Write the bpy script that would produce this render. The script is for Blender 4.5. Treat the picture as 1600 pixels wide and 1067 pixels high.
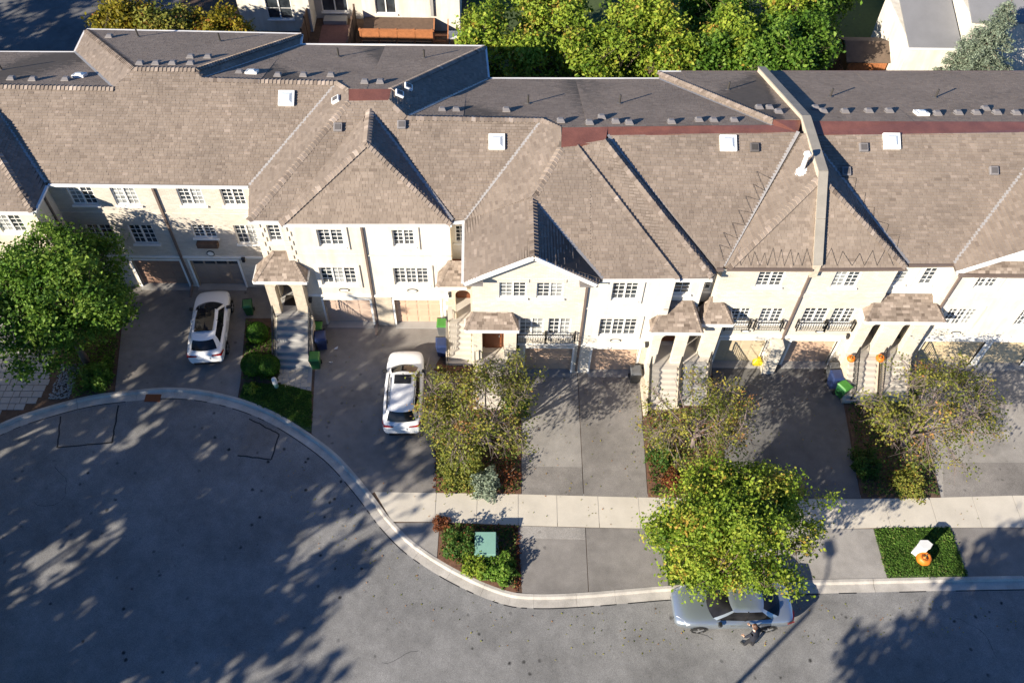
import bpy, bmesh, math, random
import numpy as np
from mathutils import Matrix, Vector, Euler

S = bpy.context.scene
for o in list(bpy.data.objects):
    bpy.data.objects.remove(o)
COL = S.collection
R = math.radians

# ------------------------------------------------------------------ camera
def camera():
    pitch, roll, yaw = R(36.9), R(-1.88), R(1.8)
    f = Vector((math.sin(yaw)*math.sin(pitch), math.cos(yaw)*math.sin(pitch), -math.cos(pitch)))
    r = Vector((math.cos(yaw), -math.sin(yaw), 0)); d = f.cross(r)
    r2 = math.cos(roll)*r + math.sin(roll)*d; d2 = -math.sin(roll)*r + math.cos(roll)*d
    m = Matrix((( r2.x, -d2.x, -f.x, 0), (r2.y, -d2.y, -f.y, 0), (r2.z, -d2.z, -f.z, 36.0), (0, 0, 0, 1)))
    c = bpy.data.cameras.new('drone_camera'); o = bpy.data.objects.new('drone_camera', c)
    COL.objects.link(o); o.matrix_world = m
    c.sensor_width = 36; c.sensor_fit = 'HORIZONTAL'; c.lens = 36*1375/1600; c.clip_start = .5; c.clip_end = 2000
    S.camera = o
camera()

# ------------------------------------------------------------------ light
SUN_EL, SHADOW_AZ = R(24.5), R(50)          # shadows fall towards +X/+Y
def light():
    w = bpy.data.worlds.new('World'); S.world = w; w.use_nodes = True
    nt = w.node_tree; bg = nt.nodes['Background']
    sk = nt.nodes.new('ShaderNodeTexSky'); sk.sky_type = 'NISHITA'; sk.sun_disc = False
    sk.sun_elevation = SUN_EL; sk.sun_rotation = SHADOW_AZ + math.pi
    sk.air_density = .9; sk.dust_density = .05; sk.ozone_density = 10.0
    nt.links.new(sk.outputs[0], bg.inputs[0]); bg.inputs[1].default_value = .076
    l = bpy.data.lights.new('sun', 'SUN'); l.energy = 5.0; l.angle = R(.53); l.color = (1, .905, .765)
    o = bpy.data.objects.new('sun', l); COL.objects.link(o)
    d = Vector((math.sin(SHADOW_AZ)*math.cos(SUN_EL), math.cos(SHADOW_AZ)*math.cos(SUN_EL), -math.sin(SUN_EL)))
    o.rotation_euler = d.to_track_quat('-Z', 'Y').to_euler(); o.location = (-30, -25, 40)
light()
S.view_settings.view_transform = 'Standard'; S.view_settings.look = 'None'
S.view_settings.exposure = 1.1; S.view_settings.gamma = 1
S.render.engine = 'CYCLES'

# ------------------------------------------------------------------ materials
def lin(c):
    return tuple(c) + (1,) if len(c) == 3 else c
class NM:
    def __init__(s, name):
        s.m = bpy.data.materials.new(name); s.m.use_nodes = True
        s.nt = s.m.node_tree; s.b = s.nt.nodes['Principled BSDF']
    def n(s, t, **k):
        x = s.nt.nodes.new(t)
        for a, v in k.items(): setattr(x, a, v)
        return x
    def l(s, a, b): s.nt.links.new(a, b)
    def coord(s, gen=False):
        return s.n('ShaderNodeTexCoord').outputs['Object'] if gen else s.n('ShaderNodeNewGeometry').outputs['Position']
    def noise(s, scale, detail=4, rough=.55, vec=None):
        x = s.n('ShaderNodeTexNoise'); x.inputs['Scale'].default_value = scale; x.inputs['Detail'].default_value = detail
        x.inputs['Roughness'].default_value = rough
        s.l(vec if vec else s.coord(), x.inputs['Vector']); return x.outputs['Fac']
    def ramp(s, fac, stops):
        x = s.n('ShaderNodeValToRGB'); e = x.color_ramp.elements
        while len(e) < len(stops): e.new(.5)
        for i, (p, c) in enumerate(stops): e[i].position = p; e[i].color = lin(c)
        s.l(fac, x.inputs[0]); return x.outputs[0]
    def mix(s, fac, a, b, mode='MIX'):
        x = s.n('ShaderNodeMix', data_type='RGBA', blend_type=mode)
        for sock, v in ((x.inputs[0], fac), (x.inputs[6], a), (x.inputs[7], b)):
            if hasattr(v, 'is_output'): s.l(v, sock)
            elif isinstance(v, (int, float)): sock.default_value = v
            else: sock.default_value = lin(v)
        return x.outputs[2]
    def bump(s, h, dist=.01, strength=.6):
        x = s.n('ShaderNodeBump'); x.inputs['Distance'].default_value = dist; x.inputs['Strength'].default_value = strength
        s.l(h, x.inputs['Height']); s.l(x.outputs[0], s.b.inputs['Normal'])
    def base(s, c):
        if hasattr(c, 'is_output'): s.l(c, s.b.inputs['Base Color'])
        else: s.b.inputs['Base Color'].default_value = lin(c)
    def set(s, **k):
        for a, v in k.items(): s.b.inputs[a.replace('_', ' ')].default_value = v
        return s
MATS = {}
def plain(name, c, rough=.7, var=.18, scale=3.0, fine=40, bump=.0, metallic=0., **k):
    """one colour with patchy wear"""
    if name in MATS: return MATS[name]
    m = NM(name); a = m.noise(scale, 5); b = m.noise(fine, 3)
    lo = tuple(x*(1-var) for x in c); hi = tuple(min(1, x*(1+var)) for x in c)
    col = m.ramp(a, [(.3, lo), (.7, hi)])
    col = m.mix(.35, col, m.ramp(b, [(.35, lo), (.65, hi)]))
    m.base(col); m.set(Roughness=rough, Metallic=metallic, **k)
    if bump: m.bump(b, bump)
    MATS[name] = m.m; return m.m
def attr_mat(name, stops, rough=.85, var=.15, scale=2.0, translucent=0., bump=0.):
    """colour picked per piece by the 'tint' face attribute"""
    if name in MATS: return MATS[name]
    m = NM(name); at = m.n('ShaderNodeAttribute', attribute_name='tint')
    col = m.ramp(at.outputs['Fac'], stops)
    n = m.noise(scale, 4)
    col = m.mix(1.0, col, m.ramp(n, [(.3, (1-var,)*3), (.7, (1+var*.6,)*3)]), 'MULTIPLY')
    m.base(col); m.set(Roughness=rough)
    if bump: m.bump(m.noise(90, 2), bump)
    if translucent:
        t = m.n('ShaderNodeBsdfTranslucent'); mx = m.n('ShaderNodeMixShader'); mx.inputs[0].default_value = translucent
        m.l(col, t.inputs[0]); out = m.nt.nodes['Material Output']
        m.l(m.b.outputs[0], mx.inputs[1]); m.l(t.outputs[0], mx.inputs[2]); m.l(mx.outputs[0], out.inputs[0])
        m.set(Specular_IOR_Level=.25)
    MATS[name] = m.m; return m.m
def brick_mat(name, c1, c2, mortar, axis='x'):
    if name in MATS: return MATS[name]
    m = NM(name); pos = m.coord(); sp = m.n('ShaderNodeSeparateXYZ'); m.l(pos, sp.inputs[0])
    ad = m.n('ShaderNodeMath', operation='ADD'); m.l(sp.outputs[0], ad.inputs[0]); m.l(sp.outputs[1], ad.inputs[1])
    cb = m.n('ShaderNodeCombineXYZ'); m.l(ad.outputs[0], cb.inputs[0]); m.l(sp.outputs[2], cb.inputs[1])
    b = m.n('ShaderNodeTexBrick'); m.l(cb.outputs[0], b.inputs['Vector'])
    b.inputs['Color1'].default_value = lin(c1); b.inputs['Color2'].default_value = lin(c2); b.inputs['Mortar'].default_value = lin(mortar)
    b.inputs['Scale'].default_value = 1; b.inputs['Brick Width'].default_value = .23; b.inputs['Row Height'].default_value = .085
    b.inputs['Mortar Size'].default_value = .01; b.inputs['Mortar Smooth'].default_value = .3
    col = m.mix(1, b.outputs[0], m.ramp(m.noise(.8, 5), [(.3, (.86,)*3), (.7, (1.06,)*3)]), 'MULTIPLY')
    m.base(col); m.set(Roughness=.9); m.bump(b.outputs['Fac'], -.006, .7)
    MATS[name] = m.m; return m.m
def glass_mat(name, c=(.02, .025, .03), rough=.06):
    if name in MATS: return MATS[name]
    m = NM(name); n = m.noise(1.3, 2)
    m.base(m.ramp(n, [(.35, c), (.7, tuple(x*2.4+.01 for x in c))])); m.set(Roughness=rough, Specular_IOR_Level=.28 if name == 'car_glass' else .9)
    MATS[name] = m.m; return m.m
def asphalt_mat(name, c, stain=.5, seams=0., blotch=.5):
    if name in MATS: return MATS[name]
    m = NM(name); big = m.noise(.35, 6, .62); mid = m.noise(2.2, 5); fine = m.noise(55, 2)
    lo = tuple(x*.66 for x in c); hi = tuple(x*1.26 for x in c)
    col = m.ramp(big, [(.34, lo), (.66, hi)])
    col = m.mix(.35, col, m.ramp(mid, [(.3, lo), (.7, hi)]))
    col = m.mix(1, col, m.ramp(fine, [(.3, (.6,)*3), (.7, (1.38,)*3)]), 'MULTIPLY')
    # oil spots with their own shape
    v = m.n('ShaderNodeTexVoronoi', feature='F1'); v.inputs['Scale'].default_value = 1.5; m.l(m.coord(), v.inputs['Vector'])
    wob = m.noise(6, 3)
    sub = m.n('ShaderNodeMath', operation='MULTIPLY_ADD'); m.l(wob, sub.inputs[0]); sub.inputs[1].default_value = .22; m.l(v.outputs['Distance'], sub.inputs[2])
    gate = m.noise(.16, 3)
    g = m.ramp(gate, [(.42, (0,)*3), (.54, (1,)*3)])
    spot = m.ramp(sub.outputs[0], [(.17, (1,)*3), (.26, (0,)*3)])
    mul = m.mix(1, g, spot, 'MULTIPLY'); sc = m.n('ShaderNodeMath', operation='MULTIPLY'); sc.inputs[1].default_value = stain
    m.l(mul, sc.inputs[0])
    col = m.mix(sc.outputs[0], col, (.025, .024, .023))
    m.base(col); m.set(Roughness=.92, Specular_IOR_Level=.25); m.bump(fine, .006, .5)
    MATS[name] = m.m; return m.m

def M_init():
    SH = [(0, (.125, .094, .072)), (.3, (.205, .16, .125)), (.6, (.26, .208, .164)), (.9, (.34, .272, .22)), (1, (.40, .33, .27))]
    attr_mat('shingle', SH, .95, .14, .5, bump=.004)
    plain('shingle_deck', (.10, .078, .06), .95, .2)
    plain('copper_flashing', (.19, .075, .05), .38, .35, 1.2, 20, metallic=.0)
    plain('valley_metal', (.38, .36, .34), .5, .1, metallic=.3)
    plain('white_trim', (.78, .77, .73), .6, .06)
    plain('gutter_white', (.74, .72, .68), .5, .06)
    plain('gutter_brown', (.16, .12, .10), .5, .1)
    brick_mat('brick_taupe', (.36, .29, .24), (.46, .38, .31), (.40, .36, .31))
    brick_mat('brick_cream', (.62, .56, .46), (.72, .66, .555), (.55, .50, .42))
    brick_mat('brick_beige', (.52, .46, .38), (.62, .56, .475), (.52, .47, .40))
    for nme, c in (('stucco_cream', (.72, .65, .53)), ('stucco_white', (.73, .69, .61))):
        q = NM(nme); mp = q.n('ShaderNodeMapping'); mp.inputs['Scale'].default_value = (1, 1, .12); q.l(q.coord(), mp.inputs[0])
        st = q.noise(3.2, 5, .6, mp.outputs[0]); bl = q.noise(1.1, 5); fi = q.noise(70, 2)
        col = q.mix(1, c, q.ramp(st, [(.3, (.84, .82, .79)), (.62, (1, 1, 1))]), 'MULTIPLY')
        col = q.mix(1, col, q.ramp(bl, [(.3, (.88, .87, .85)), (.65, (1, 1, 1))]), 'MULTIPLY')
        q.base(col); q.set(Roughness=.92); q.bump(fi, .006); MATS[nme] = q.m
    plain('stone_base', (.50, .43, .33), .9, .22, 5, 30, .01)
    plain('concrete', (.50, .46, .40), .9, .12, 1.2, 50, .004)
    plain('concrete_slab', (.53, .485, .405), .92, .14, .9, 45, .004)
    plain('coping_stone', (.27, .245, .205), .9, .15, 2, 30)
    plain('concrete_grey', (.34, .33, .31), .9, .14, 1.5, 40, .004)
    plain('kerb_concrete', (.42, .39, .345), .92, .32, 1.4, 40, .005)
    asphalt_mat('asphalt_road', (.208, .204, .196), .95)
    asphalt_mat('asphalt_drive', (.222, .206, .188), .5)
    asphalt_mat('asphalt_new_and_shade', (.14, .136, .13), .3)
    asphalt_mat('asphalt_pale', (.29, .272, .248), .3)
    plain('sealant', (.012, .012, .012), .5, .1)
    plain('soil', (.10, .062, .04), .97, .35, 4, 30, .02)
    plain('mulch', (.15, .075, .045), .97, .45, 6, 40, .03)
    plain('lawn_soil', (.05, .075, .02), .97, .3, 4, 30, .02)
    plain('far_ground', (.05, .06, .025), .97, .4, .5, 10)
    attr_mat('grass', [(0, (.035, .085, .01)), (.5, (.09, .19, .025)), (.85, (.17, .25, .05)), (1, (.26, .24, .09))], .8, .35, 2.2, .25)
    G = lambda n, *s: attr_mat(n, list(s), .6, .18, .8, .38)
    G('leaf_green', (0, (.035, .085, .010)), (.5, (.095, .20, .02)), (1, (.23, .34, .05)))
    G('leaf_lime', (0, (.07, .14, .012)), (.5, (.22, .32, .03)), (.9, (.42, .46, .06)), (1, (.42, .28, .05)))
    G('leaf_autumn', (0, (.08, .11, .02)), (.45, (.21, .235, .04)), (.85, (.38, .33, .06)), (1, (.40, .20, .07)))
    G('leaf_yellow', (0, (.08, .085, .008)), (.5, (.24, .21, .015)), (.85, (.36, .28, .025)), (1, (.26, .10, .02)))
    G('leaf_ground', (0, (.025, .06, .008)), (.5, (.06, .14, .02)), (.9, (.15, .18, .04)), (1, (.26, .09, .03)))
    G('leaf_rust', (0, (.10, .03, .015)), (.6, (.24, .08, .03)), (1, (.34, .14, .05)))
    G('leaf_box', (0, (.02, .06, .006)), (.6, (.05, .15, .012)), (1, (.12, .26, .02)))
    G('needle_blue', (0, (.14, .19, .14)), (.6, (.28, .34, .24)), (1, (.42, .47, .34)))
    plain('bark', (.115, .085, .062), .95, .3, 5, 30, .02)
    plain('bark_pale', (.20, .155, .14), .95, .3, 5, 30, .02)
    glass_mat('window_glass')
    glass_mat('window_glass_blind', (.16, .165, .16), .12)
    glass_mat('car_glass', (.006, .006, .007), .03)
    plain('door_brown', (.17, .055, .022), .5, .2)
    plain('door_dark_and_shade', (.03, .025, .022), .5, .2)
    for n, c in (('salmon', (.56, .39, .275)), ('taupe', (.30, .23, .18)), ('pinkish', (.48, .36, .28)), ('tan', (.48, .40, .27)), ('brown', (.28, .17, .12)), ('sand', (.60, .48, .30))):
        plain('garage_'+n, c, .6, .06)
    plain('iron', (.014, .014, .015), .5, .1)
    plain('vent_grey', (.20, .185, .18), .6, .12)
    plain('vent_dark', (.10, .09, .085), .6, .12)
    plain('pipe_dark', (.05, .045, .04), .6, .12)
    plain('skylight_white', (.62, .66, .68), .2, .03)
    plain('flue_white', (.8, .79, .75), .5, .04)
    plain('tyre', (.012, .012, .012), .8, .1)
    plain('rim', (.5, .5, .5), .3, .05, metallic=.8)
    plain('black_plastic', (.015, .015, .016), .45, .1)
    plain('bin_green', (.015, .085, .025), .45, .12); plain('bin_lime', (.05, .20, .03), .45, .1)
    plain('bin_blue', (.02, .035, .10), .4, .12); plain('bin_black', (.02, .022, .025), .45, .12); plain('bin_grey', (.10, .105, .11), .5, .12)
    plain('pumpkin', (.62, .17, .015), .5, .15); plain('stem', (.08, .09, .03), .8, .2)
    plain('utility_white', (.68, .68, .64), .45, .03); plain('utility_green', (.16, .30, .24), .5, .08)
    plain('wood_orange', (.36, .135, .05), .75, .25, 4, 25); plain('wood_brown', (.12, .075, .05), .85, .25, 4, 25)
    plain('shed_roof', (.12, .085, .06), .9, .3, 2, 30); plain('roof_grey', (.20, .20, .205), .9, .12, 1, 30)
    plain('brick_red', (.20, .10, .085), .9, .2, 4, 30)
    plain('yellow_plastic', (.6, .48, .02), .5, .1)
    plain('paper_white', (.8, .8, .8), .8, .05)
    plain('jacket', (.013, .015, .026), .8, .2); plain('trousers', (.012, .012, .016), .85, .2)
    plain('skin', (.50, .30, .20), .6, .06); plain('hair', (.07, .03, .016), .6, .2); plain('shoe', (.03, .03, .03), .6, .2)
    plain('tail_red', (.30, .01, .012), .2, .1); plain('headlamp', (.5, .52, .55), .15, .05)
    p = NM('paint_white'); p.base((.80, .80, .79)); p.set(Roughness=.3, Coat_Weight=.6, Coat_Roughness=.05); MATS['paint_white'] = p.m
    p = NM('paint_silver'); p.base((.40, .455, .51)); p.set(Roughness=.3, Metallic=.75, Coat_Weight=.7, Coat_Roughness=.04); MATS['paint_silver'] = p.m
M_init()

# ------------------------------------------------------------------ mesh helpers
def link(name, me, mat, parent=None, at=None):
    o = bpy.data.objects.new(name, me); COL.objects.link(o)
    if mat is not None and me is not None and not me.materials:
        me.materials.append(MATS[mat] if isinstance(mat, str) else mat)
    if at is not None: o.location = at
    if parent is not None:
        o.parent = parent
        if at is None: o.matrix_parent_inverse = Matrix.Translation(parent['_o'] if '_o' in parent else (0, 0, 0)).inverted()
    return o
def thing(name, label, cat, loc=(0, 0, 0), group=None, rz=0):
    o = bpy.data.objects.new(name, None); COL.objects.link(o); o.location = loc; o.rotation_euler = (0, 0, rz)
    o.empty_display_size = .2
    o['label'] = label; o['category'] = cat
    if group: o['group'] = group
    o['_o'] = tuple(loc)
    return o
def tag(o, label, cat, group=None):
    o['label'] = label; o['category'] = cat
    if group: o['group'] = group
    return o
class MB:
    def __init__(s): s.v = []; s.f = []; s.t = []
    def add(s, vs, fs, t=0.):
        b = len(s.v); s.v += [tuple(p) for p in vs]; s.f += [tuple(b+i for i in f) for f in fs]; s.t += [t]*len(fs)
        return s
    def quad(s, a, b, c, d, t=0.): return s.add([a, b, c, d], [(0, 1, 2, 3)], t)
    def poly(s, p, t=0.): return s.add(p, [tuple(range(len(p)))], t)
    def box(s, x0, x1, y0, y1, z0, z1, t=0.):
        v = [(x, y, z) for z in (z0, z1) for y in (y0, y1) for x in (x0, x1)]
        return s.add(v, [(0, 2, 3, 1), (4, 5, 7, 6), (0, 1, 5, 4), (2, 6, 7, 3), (0, 4, 6, 2), (1, 3, 7, 5)], t)
    def bar(s, p, q, w, h, up=(0, 0, 1), t=0.):
        p = Vector(p); q = Vector(q); d = (q-p).normalized(); u = Vector(up)
        if abs(d.dot(u)) > .98: u = Vector((0, 1, 0))
        a = d.cross(u).normalized()*w/2; b = a.cross(d).normalized()*h/2
        v = [p-a-b, p+a-b, p+a+b, p-a+b, q-a-b, q+a-b, q+a+b, q-a+b]
        return s.add(v, [(3, 2, 1, 0), (4, 5, 6, 7), (0, 1, 5, 4), (1, 2, 6, 5), (2, 3, 7, 6), (3, 0, 4, 7)], t)
    def tube(s, pts, rs, n=6, cap=True, t=0.):
        pts = [Vector(p) for p in pts]
        if not hasattr(rs, '__len__'): rs = [rs]*len(pts)
        vs = []; fs = []
        for i, p in enumerate(pts):
            d = (pts[min(i+1, len(pts)-1)]-pts[max(i-1, 0)])
            d = d.normalized() if d.length > 1e-9 else Vector((0, 0, 1))
            u = Vector((1, 0, 0)) if abs(d.x) < .8 else Vector((0, 1, 0))
            a = d.cross(u).normalized(); b = d.cross(a)
            for k in range(n):
                c = 2*math.pi*k/n; vs.append(p+(a*math.cos(c)+b*math.sin(c))*rs[i])
        for i in range(len(pts)-1):
            for k in range(n):
                fs.append((i*n+k, i*n+(k+1) % n, (i+1)*n+(k+1) % n, (i+1)*n+k))
        if cap:
            fs.append(tuple(range(n))[::-1]); fs.append(tuple((len(pts)-1)*n+k for k in range(n)))
        return s.add(vs, fs, t)
    def prism(s, pts, z0, z1, t=0.):
        n = len(pts); v = [(x, y, z0) for x, y in pts]+[(x, y, z1) for x, y in pts]
        f = [tuple(range(n))[::-1], tuple(range(n, 2*n))]+[(i, (i+1) % n, n+(i+1) % n, n+i) for i in range(n)]
        return s.add(v, f, t)
    def mesh(s, name, smooth=False, bevel=0):
        me = bpy.data.meshes.new(name); me.from_pydata(s.v, [], s.f)
        if any(s.t):
            a = me.attributes.new('tint', 'FLOAT', 'FACE'); a.data.foreach_set('value', np.array(s.t, dtype=np.float32))
        if bevel:
            bm = bmesh.new(); bm.from_mesh(me); bmesh.ops.bevel(bm, geom=list(bm.edges), offset=bevel, segments=1, affect='EDGES', clamp_overlap=True); bm.to_mesh(me); bm.free()
        me.validate()
        if smooth: me.polygons.foreach_set('use_smooth', [True]*len(me.polygons))
        me.update(); return me
    def build(s, name, mat, parent=None, at=None, smooth=False, bevel=0):
        return link(name, s.mesh(name, smooth, bevel), mat, parent, at)
def structure(name, mb, mat):
    o = mb.build(name, mat); o['kind'] = 'structure'; return o
def copy_tree(o, parent=None):
    c = o.copy(); COL.objects.link(c); c.parent = parent
    for ch in list(o.children): copy_tree(ch, c)
    return c
def area(poly):
    return sum(poly[i][0]*poly[(i+1) % len(poly)][1]-poly[(i+1) % len(poly)][0]*poly[i][1] for i in range(len(poly)))/2
def clip(poly, f):
    """keep the part of a polygon (tuples) where f(p) >= 0"""
    out = []
    for i, p in enumerate(poly):
        q = poly[(i+1) % len(poly)]; a = f(p); b = f(q)
        if a >= 0: out.append(p)
        if (a >= 0) != (b >= 0):
            t = a/(a-b); out.append(tuple(p[k]+(q[k]-p[k])*t for k in range(len(p))))
    return out
def leaves(cen, nrm, size, tint, aspect=.62):
    """arrays -> one mesh of rhombic leaves with a tint per leaf"""
    n = len(cen); rng = np.random.default_rng(n)
    nrm = nrm/np.linalg.norm(nrm, axis=1)[:, None]
    r = rng.normal(size=(n, 3)); a = np.cross(nrm, r); a /= np.linalg.norm(a, axis=1)[:, None]; b = np.cross(nrm, a)
    s = size[:, None]
    v = np.stack([cen-a*s, cen-b*s*aspect+nrm*s*.22, cen+a*s, cen+b*s*aspect+nrm*s*.22], 1).reshape(-1, 3)
    me = bpy.data.meshes.new('leaves'); me.vertices.add(4*n); me.vertices.foreach_set('co', v.astype(np.float32).ravel())
    me.loops.add(4*n); me.loops.foreach_set('vertex_index', np.arange(4*n, dtype=np.int32))
    me.polygons.add(n); me.polygons.foreach_set('loop_start', np.arange(0, 4*n, 4, dtype=np.int32))
    me.update(calc_edges=True)
    t = me.attributes.new('tint', 'FLOAT', 'FACE'); t.data.foreach_set('value', np.clip(tint, 0.001, 1).astype(np.float32))
    return me
# ------------------------------------------------------------------ ground, road, kerb, pavements
KB = [(-26.2,18.6),(-25.0,20.6),(-23.34,21.94),(-21.91,22.71),(-19.58,23.55),(-17.42,23.9),(-16.0,24.05),(-14.49,23.96),(-13.15,23.68),(-11.79,23.24),(-10.39,22.58),(-8.97,21.68),(-7.58,20.62),(-6.64,19.68),(-5.72,18.6),(-5.08,17.78),(-4.62,17.19),(-3.66,16.2),(-2.58,15.4),(-1.46,14.74),(-0.34,14.2),(0.59,13.87),(1.21,13.76),(2.3,13.73),(3.86,13.81),(5.12,13.91),(7.39,14.11),(10.35,14.27),(13.86,14.39),(17.29,14.48),(22.89,14.6),(32,14.75),(60,15.1)]
def smooth_line(p, n=3):
    out = []
    for i in range(len(p)-1):
        a = p[max(i-1, 0)]; b = p[i]; c = p[i+1]; d = p[min(i+2, len(p)-1)]
        for k in range(n):
            t = k/n
            out.append(tuple(.5*((2*b[j])+(-a[j]+c[j])*t+(2*a[j]-5*b[j]+4*c[j]-d[j])*t*t+(-a[j]+3*b[j]-3*c[j]+d[j])*t**3) for j in (0, 1)))
    out.append(p[-1]); return out
KBS = smooth_line(KB, 4)
def offset_line(p, d):
    out = []
    for i in range(len(p)):
        a = p[max(i-1, 0)]; b = p[min(i+1, len(p)-1)]
        t = Vector((b[0]-a[0], b[1]-a[1])).normalized(); out.append((p[i][0]+t.y*d, p[i][1]-t.x*d))
    return out
def ground():
    structure('ground', MB().poly([(-300, -300, -.2), (300, -300, -.2), (300, 300, -.2), (-300, 300, -.2)]), 'far_ground')
    # the lots, from the back of the kerb to the yards behind the houses
    top = [(x, y) for x, y in offset_line(KBS, .02)]
    structure('yard_ground', MB().poly([(x, y, -.014) for x, y in top]+[(60, 90, -.014), (-60, 90, -.014), (-60, 18, -.014)]), 'soil')
    # road
    edge = offset_line(KBS, .45)
    structure('road', MB().poly([(x, y, -.1) for x, y in edge][::-1]+[(-27, 12, -.1), (-24, 3, -.1), (-16, -3, -.1), (0, 3.5, -.1), (60, 4.5, -.1)]), 'asphalt_road')
    # gutter pan and kerb in cast lengths
    k = MB().build('kerb', 'kerb_concrete'); k['kind'] = 'structure'
    prof = [(.0, -.16), (.0, .016), (.12, .016), (.17, -.02), (.2, -.085), (.56, -.094), (.56, -.16)]
    seg = 5; i = 0; L = [offset_line(KBS, d) for d, z in prof]
    while i < len(KBS)-1:
        j = min(i+seg, len(KBS)-1); m = MB(); n = len(prof)
        for q in range(i, j+1):
            for a in range(n):
                x, y = L[a][q]
                if q == j and j < len(KBS)-1: x, y = L[a][q][0]*.975+L[a][q-1][0]*.025, L[a][q][1]*.975+L[a][q-1][1]*.025
                m.v.append((x, y, prof[a][1]))
        for q in range(j-i):
            for a in range(n-1): m.f.append((q*n+a, (q+1)*n+a, (q+1)*n+a+1, q*n+a+1)); m.t.append(0)
        m.f.append(tuple(range(n))); m.f.append(tuple((j-i)*n+a for a in range(n))[::-1]); m.t += [0, 0]
        m.build('kerb_stone', 'kerb_concrete', k); i = j
    # dark tar line where the pan meets the road
    a = offset_line(KBS, .555); b = offset_line(KBS, .60)
    m = MB(); rnd = random.Random(5)
    for i in range(len(a)-1):
        if rnd.random() < .72:
            m.quad((*a[i], -.093), (*a[i+1], -.093), (*b[i+1], -.093), (*b[i], -.093))
    structure('gutter_tar_line', m, 'sealant')
    # cut-and-sealed patches
    for pts in ([(-20.7,22.45),(-18.12,23.05),(-17.88,21.0),(-20.33,20.71)], [(-11.72,22.35),(-11.94,20.35),(-10.32,20.16),(-10.18,21.5)]):
        m = MB().poly([(x, y, -.096) for x, y in pts][::-1]); structure('road_patch', m, 'asphalt_drive')
        m = MB()
        for q in range(4):
            if len(pts) and (q != 0): 
                p, r = pts[q], pts[(q+1) % 4]; n = 9; prev = None
                for s in range(n+1):
                    t = s/n; c = (p[0]+(r[0]-p[0])*t+rnd.uniform(-.025, .025), p[1]+(r[1]-p[1])*t+rnd.uniform(-.025, .025))
                    if prev:
                        d = Vector((c[0]-prev[0], c[1]-prev[1])).normalized(); w = .034
                        m.quad((prev[0]-d.y*w, prev[1]+d.x*w, -.0925), (prev[0]+d.y*w, prev[1]-d.x*w, -.0925), (c[0]+d.y*w, c[1]-d.x*w, -.0925), (c[0]-d.y*w, c[1]+d.x*w, -.0925))
                    prev = c
        structure('road_crack_seal', m, 'sealant')
    # hairline cracks wandering over the road
    m = MB()
    for k in range(9):
        x, y = rnd.uniform(-22, 22), rnd.uniform(7.5, 13.0 if k % 3 else 20); a = rnd.uniform(0, 6.28)
        if y > 12.6 and x > -7: continue
        for q in range(rnd.randint(6, 22)):
            a += rnd.uniform(-.5, .5); L = rnd.uniform(.12, .3); x2, y2 = x+math.cos(a)*L, y+math.sin(a)*L; w = rnd.uniform(.004, .010)
            if x2 > -7 and y2 > 12.8: break
            m.quad((x-math.sin(a)*w, y+math.cos(a)*w, -.0965), (x+math.sin(a)*w, y-math.cos(a)*w, -.0965), (x2+math.sin(a)*w, y2-math.cos(a)*w, -.0965), (x2-math.sin(a)*w, y2+math.cos(a)*w, -.0965)); x, y = x2, y2
    structure('road_cracks', m, 'sealant')
    structure('storm_drain', MB().box(-16.95, -16.2, 23.28, 23.7, -.12, -.075), 'door_brown')
    # driveways
    def sheet(name, pts, mat, z=0.0):
        if area(pts) < 0: pts = pts[::-1]
        structure(name, MB().prism(pts, -.1, z), mat)
    kb = lambda a, b: [p for p in KBS if a < p[0] < b]
    sheet('driveway', [(-18.43, 23.7)]+kb(-18.4, -12.5)+[(-12.47, 23.5), (-12.5, 24.4), (-12.95, 28.4), (-11.3, 28.4), (-11.3, 31), (-19.7, 31)], 'asphalt_drive')
    sheet('driveway', [(-8.64, 21.5)]+kb(-8.5, -5.5)+[(-5.42, 18.46), (-2.65, 18.43), (-2.95, 25.6), (-2.3, 27.0), (-2.3, 28.6), (-9.1, 28.6), (-8.95, 25.2)], 'asphalt_drive')
    sheet('driveway', [(1.24, 18.37), (4.04, 18.3), (4.1, 25.6), (1.3, 25.6)], 'asphalt_pale')
    sheet('driveway', [(4.07, 18.3), (6.95, 18.24), (7.2, 25.6), (4.13, 25.6)], 'asphalt_drive', .003)
    sheet('driveway_patch', [(1.26, 18.38), (4.02, 18.31), (4.05, 19.77), (1.28, 19.8)], 'asphalt_drive', .006)
    sheet('driveway', [(10.68, 18.2), (16.68, 18.22), (17.3, 26.2), (10.9, 26.2)], 'asphalt_new_and_shade')
    sheet('driveway', [(20.38, 18.29), (32, 18.5), (32, 26.6), (21.1, 26.6)], 'asphalt_pale')
    sheet('driveway_patch', [(20.5, 18.31), (32, 18.52), (32, 20.2), (21.0, 20.1)], 'asphalt_drive', .006)
    # aprons between pavement and kerb
    sheet('driveway_apron', [(-4.42, 16.95)]+kb(-4.6, -2.5)+[(-2.45, 15.3), (-2.42, 16.98)], 'asphalt_pale')
    sheet('driveway_apron', [(1.05, 16.84)]+kb(1.1, 3.95)+[(4.0, 13.85), (4.03, 16.76)], 'asphalt_drive')
    sheet('driveway_patch', [(1.06, 16.84), (4.03, 16.76), (4.02, 16.2), (1.08, 16.26)], 'asphalt_pale', .006)
    sheet('driveway_apron', [(4.06, 16.76), (4.03, 13.85)]+kb(4.1, 7.4)+[(7.42, 14.13), (7.45, 16.72)], 'asphalt_drive', .002)
    sheet('driveway_apron', [(10.42, 16.71), (10.6, 14.3)]+kb(10.7, 16.8)+[(16.9, 14.47), (16.88, 16.76)], 'asphalt_pale')
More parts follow.
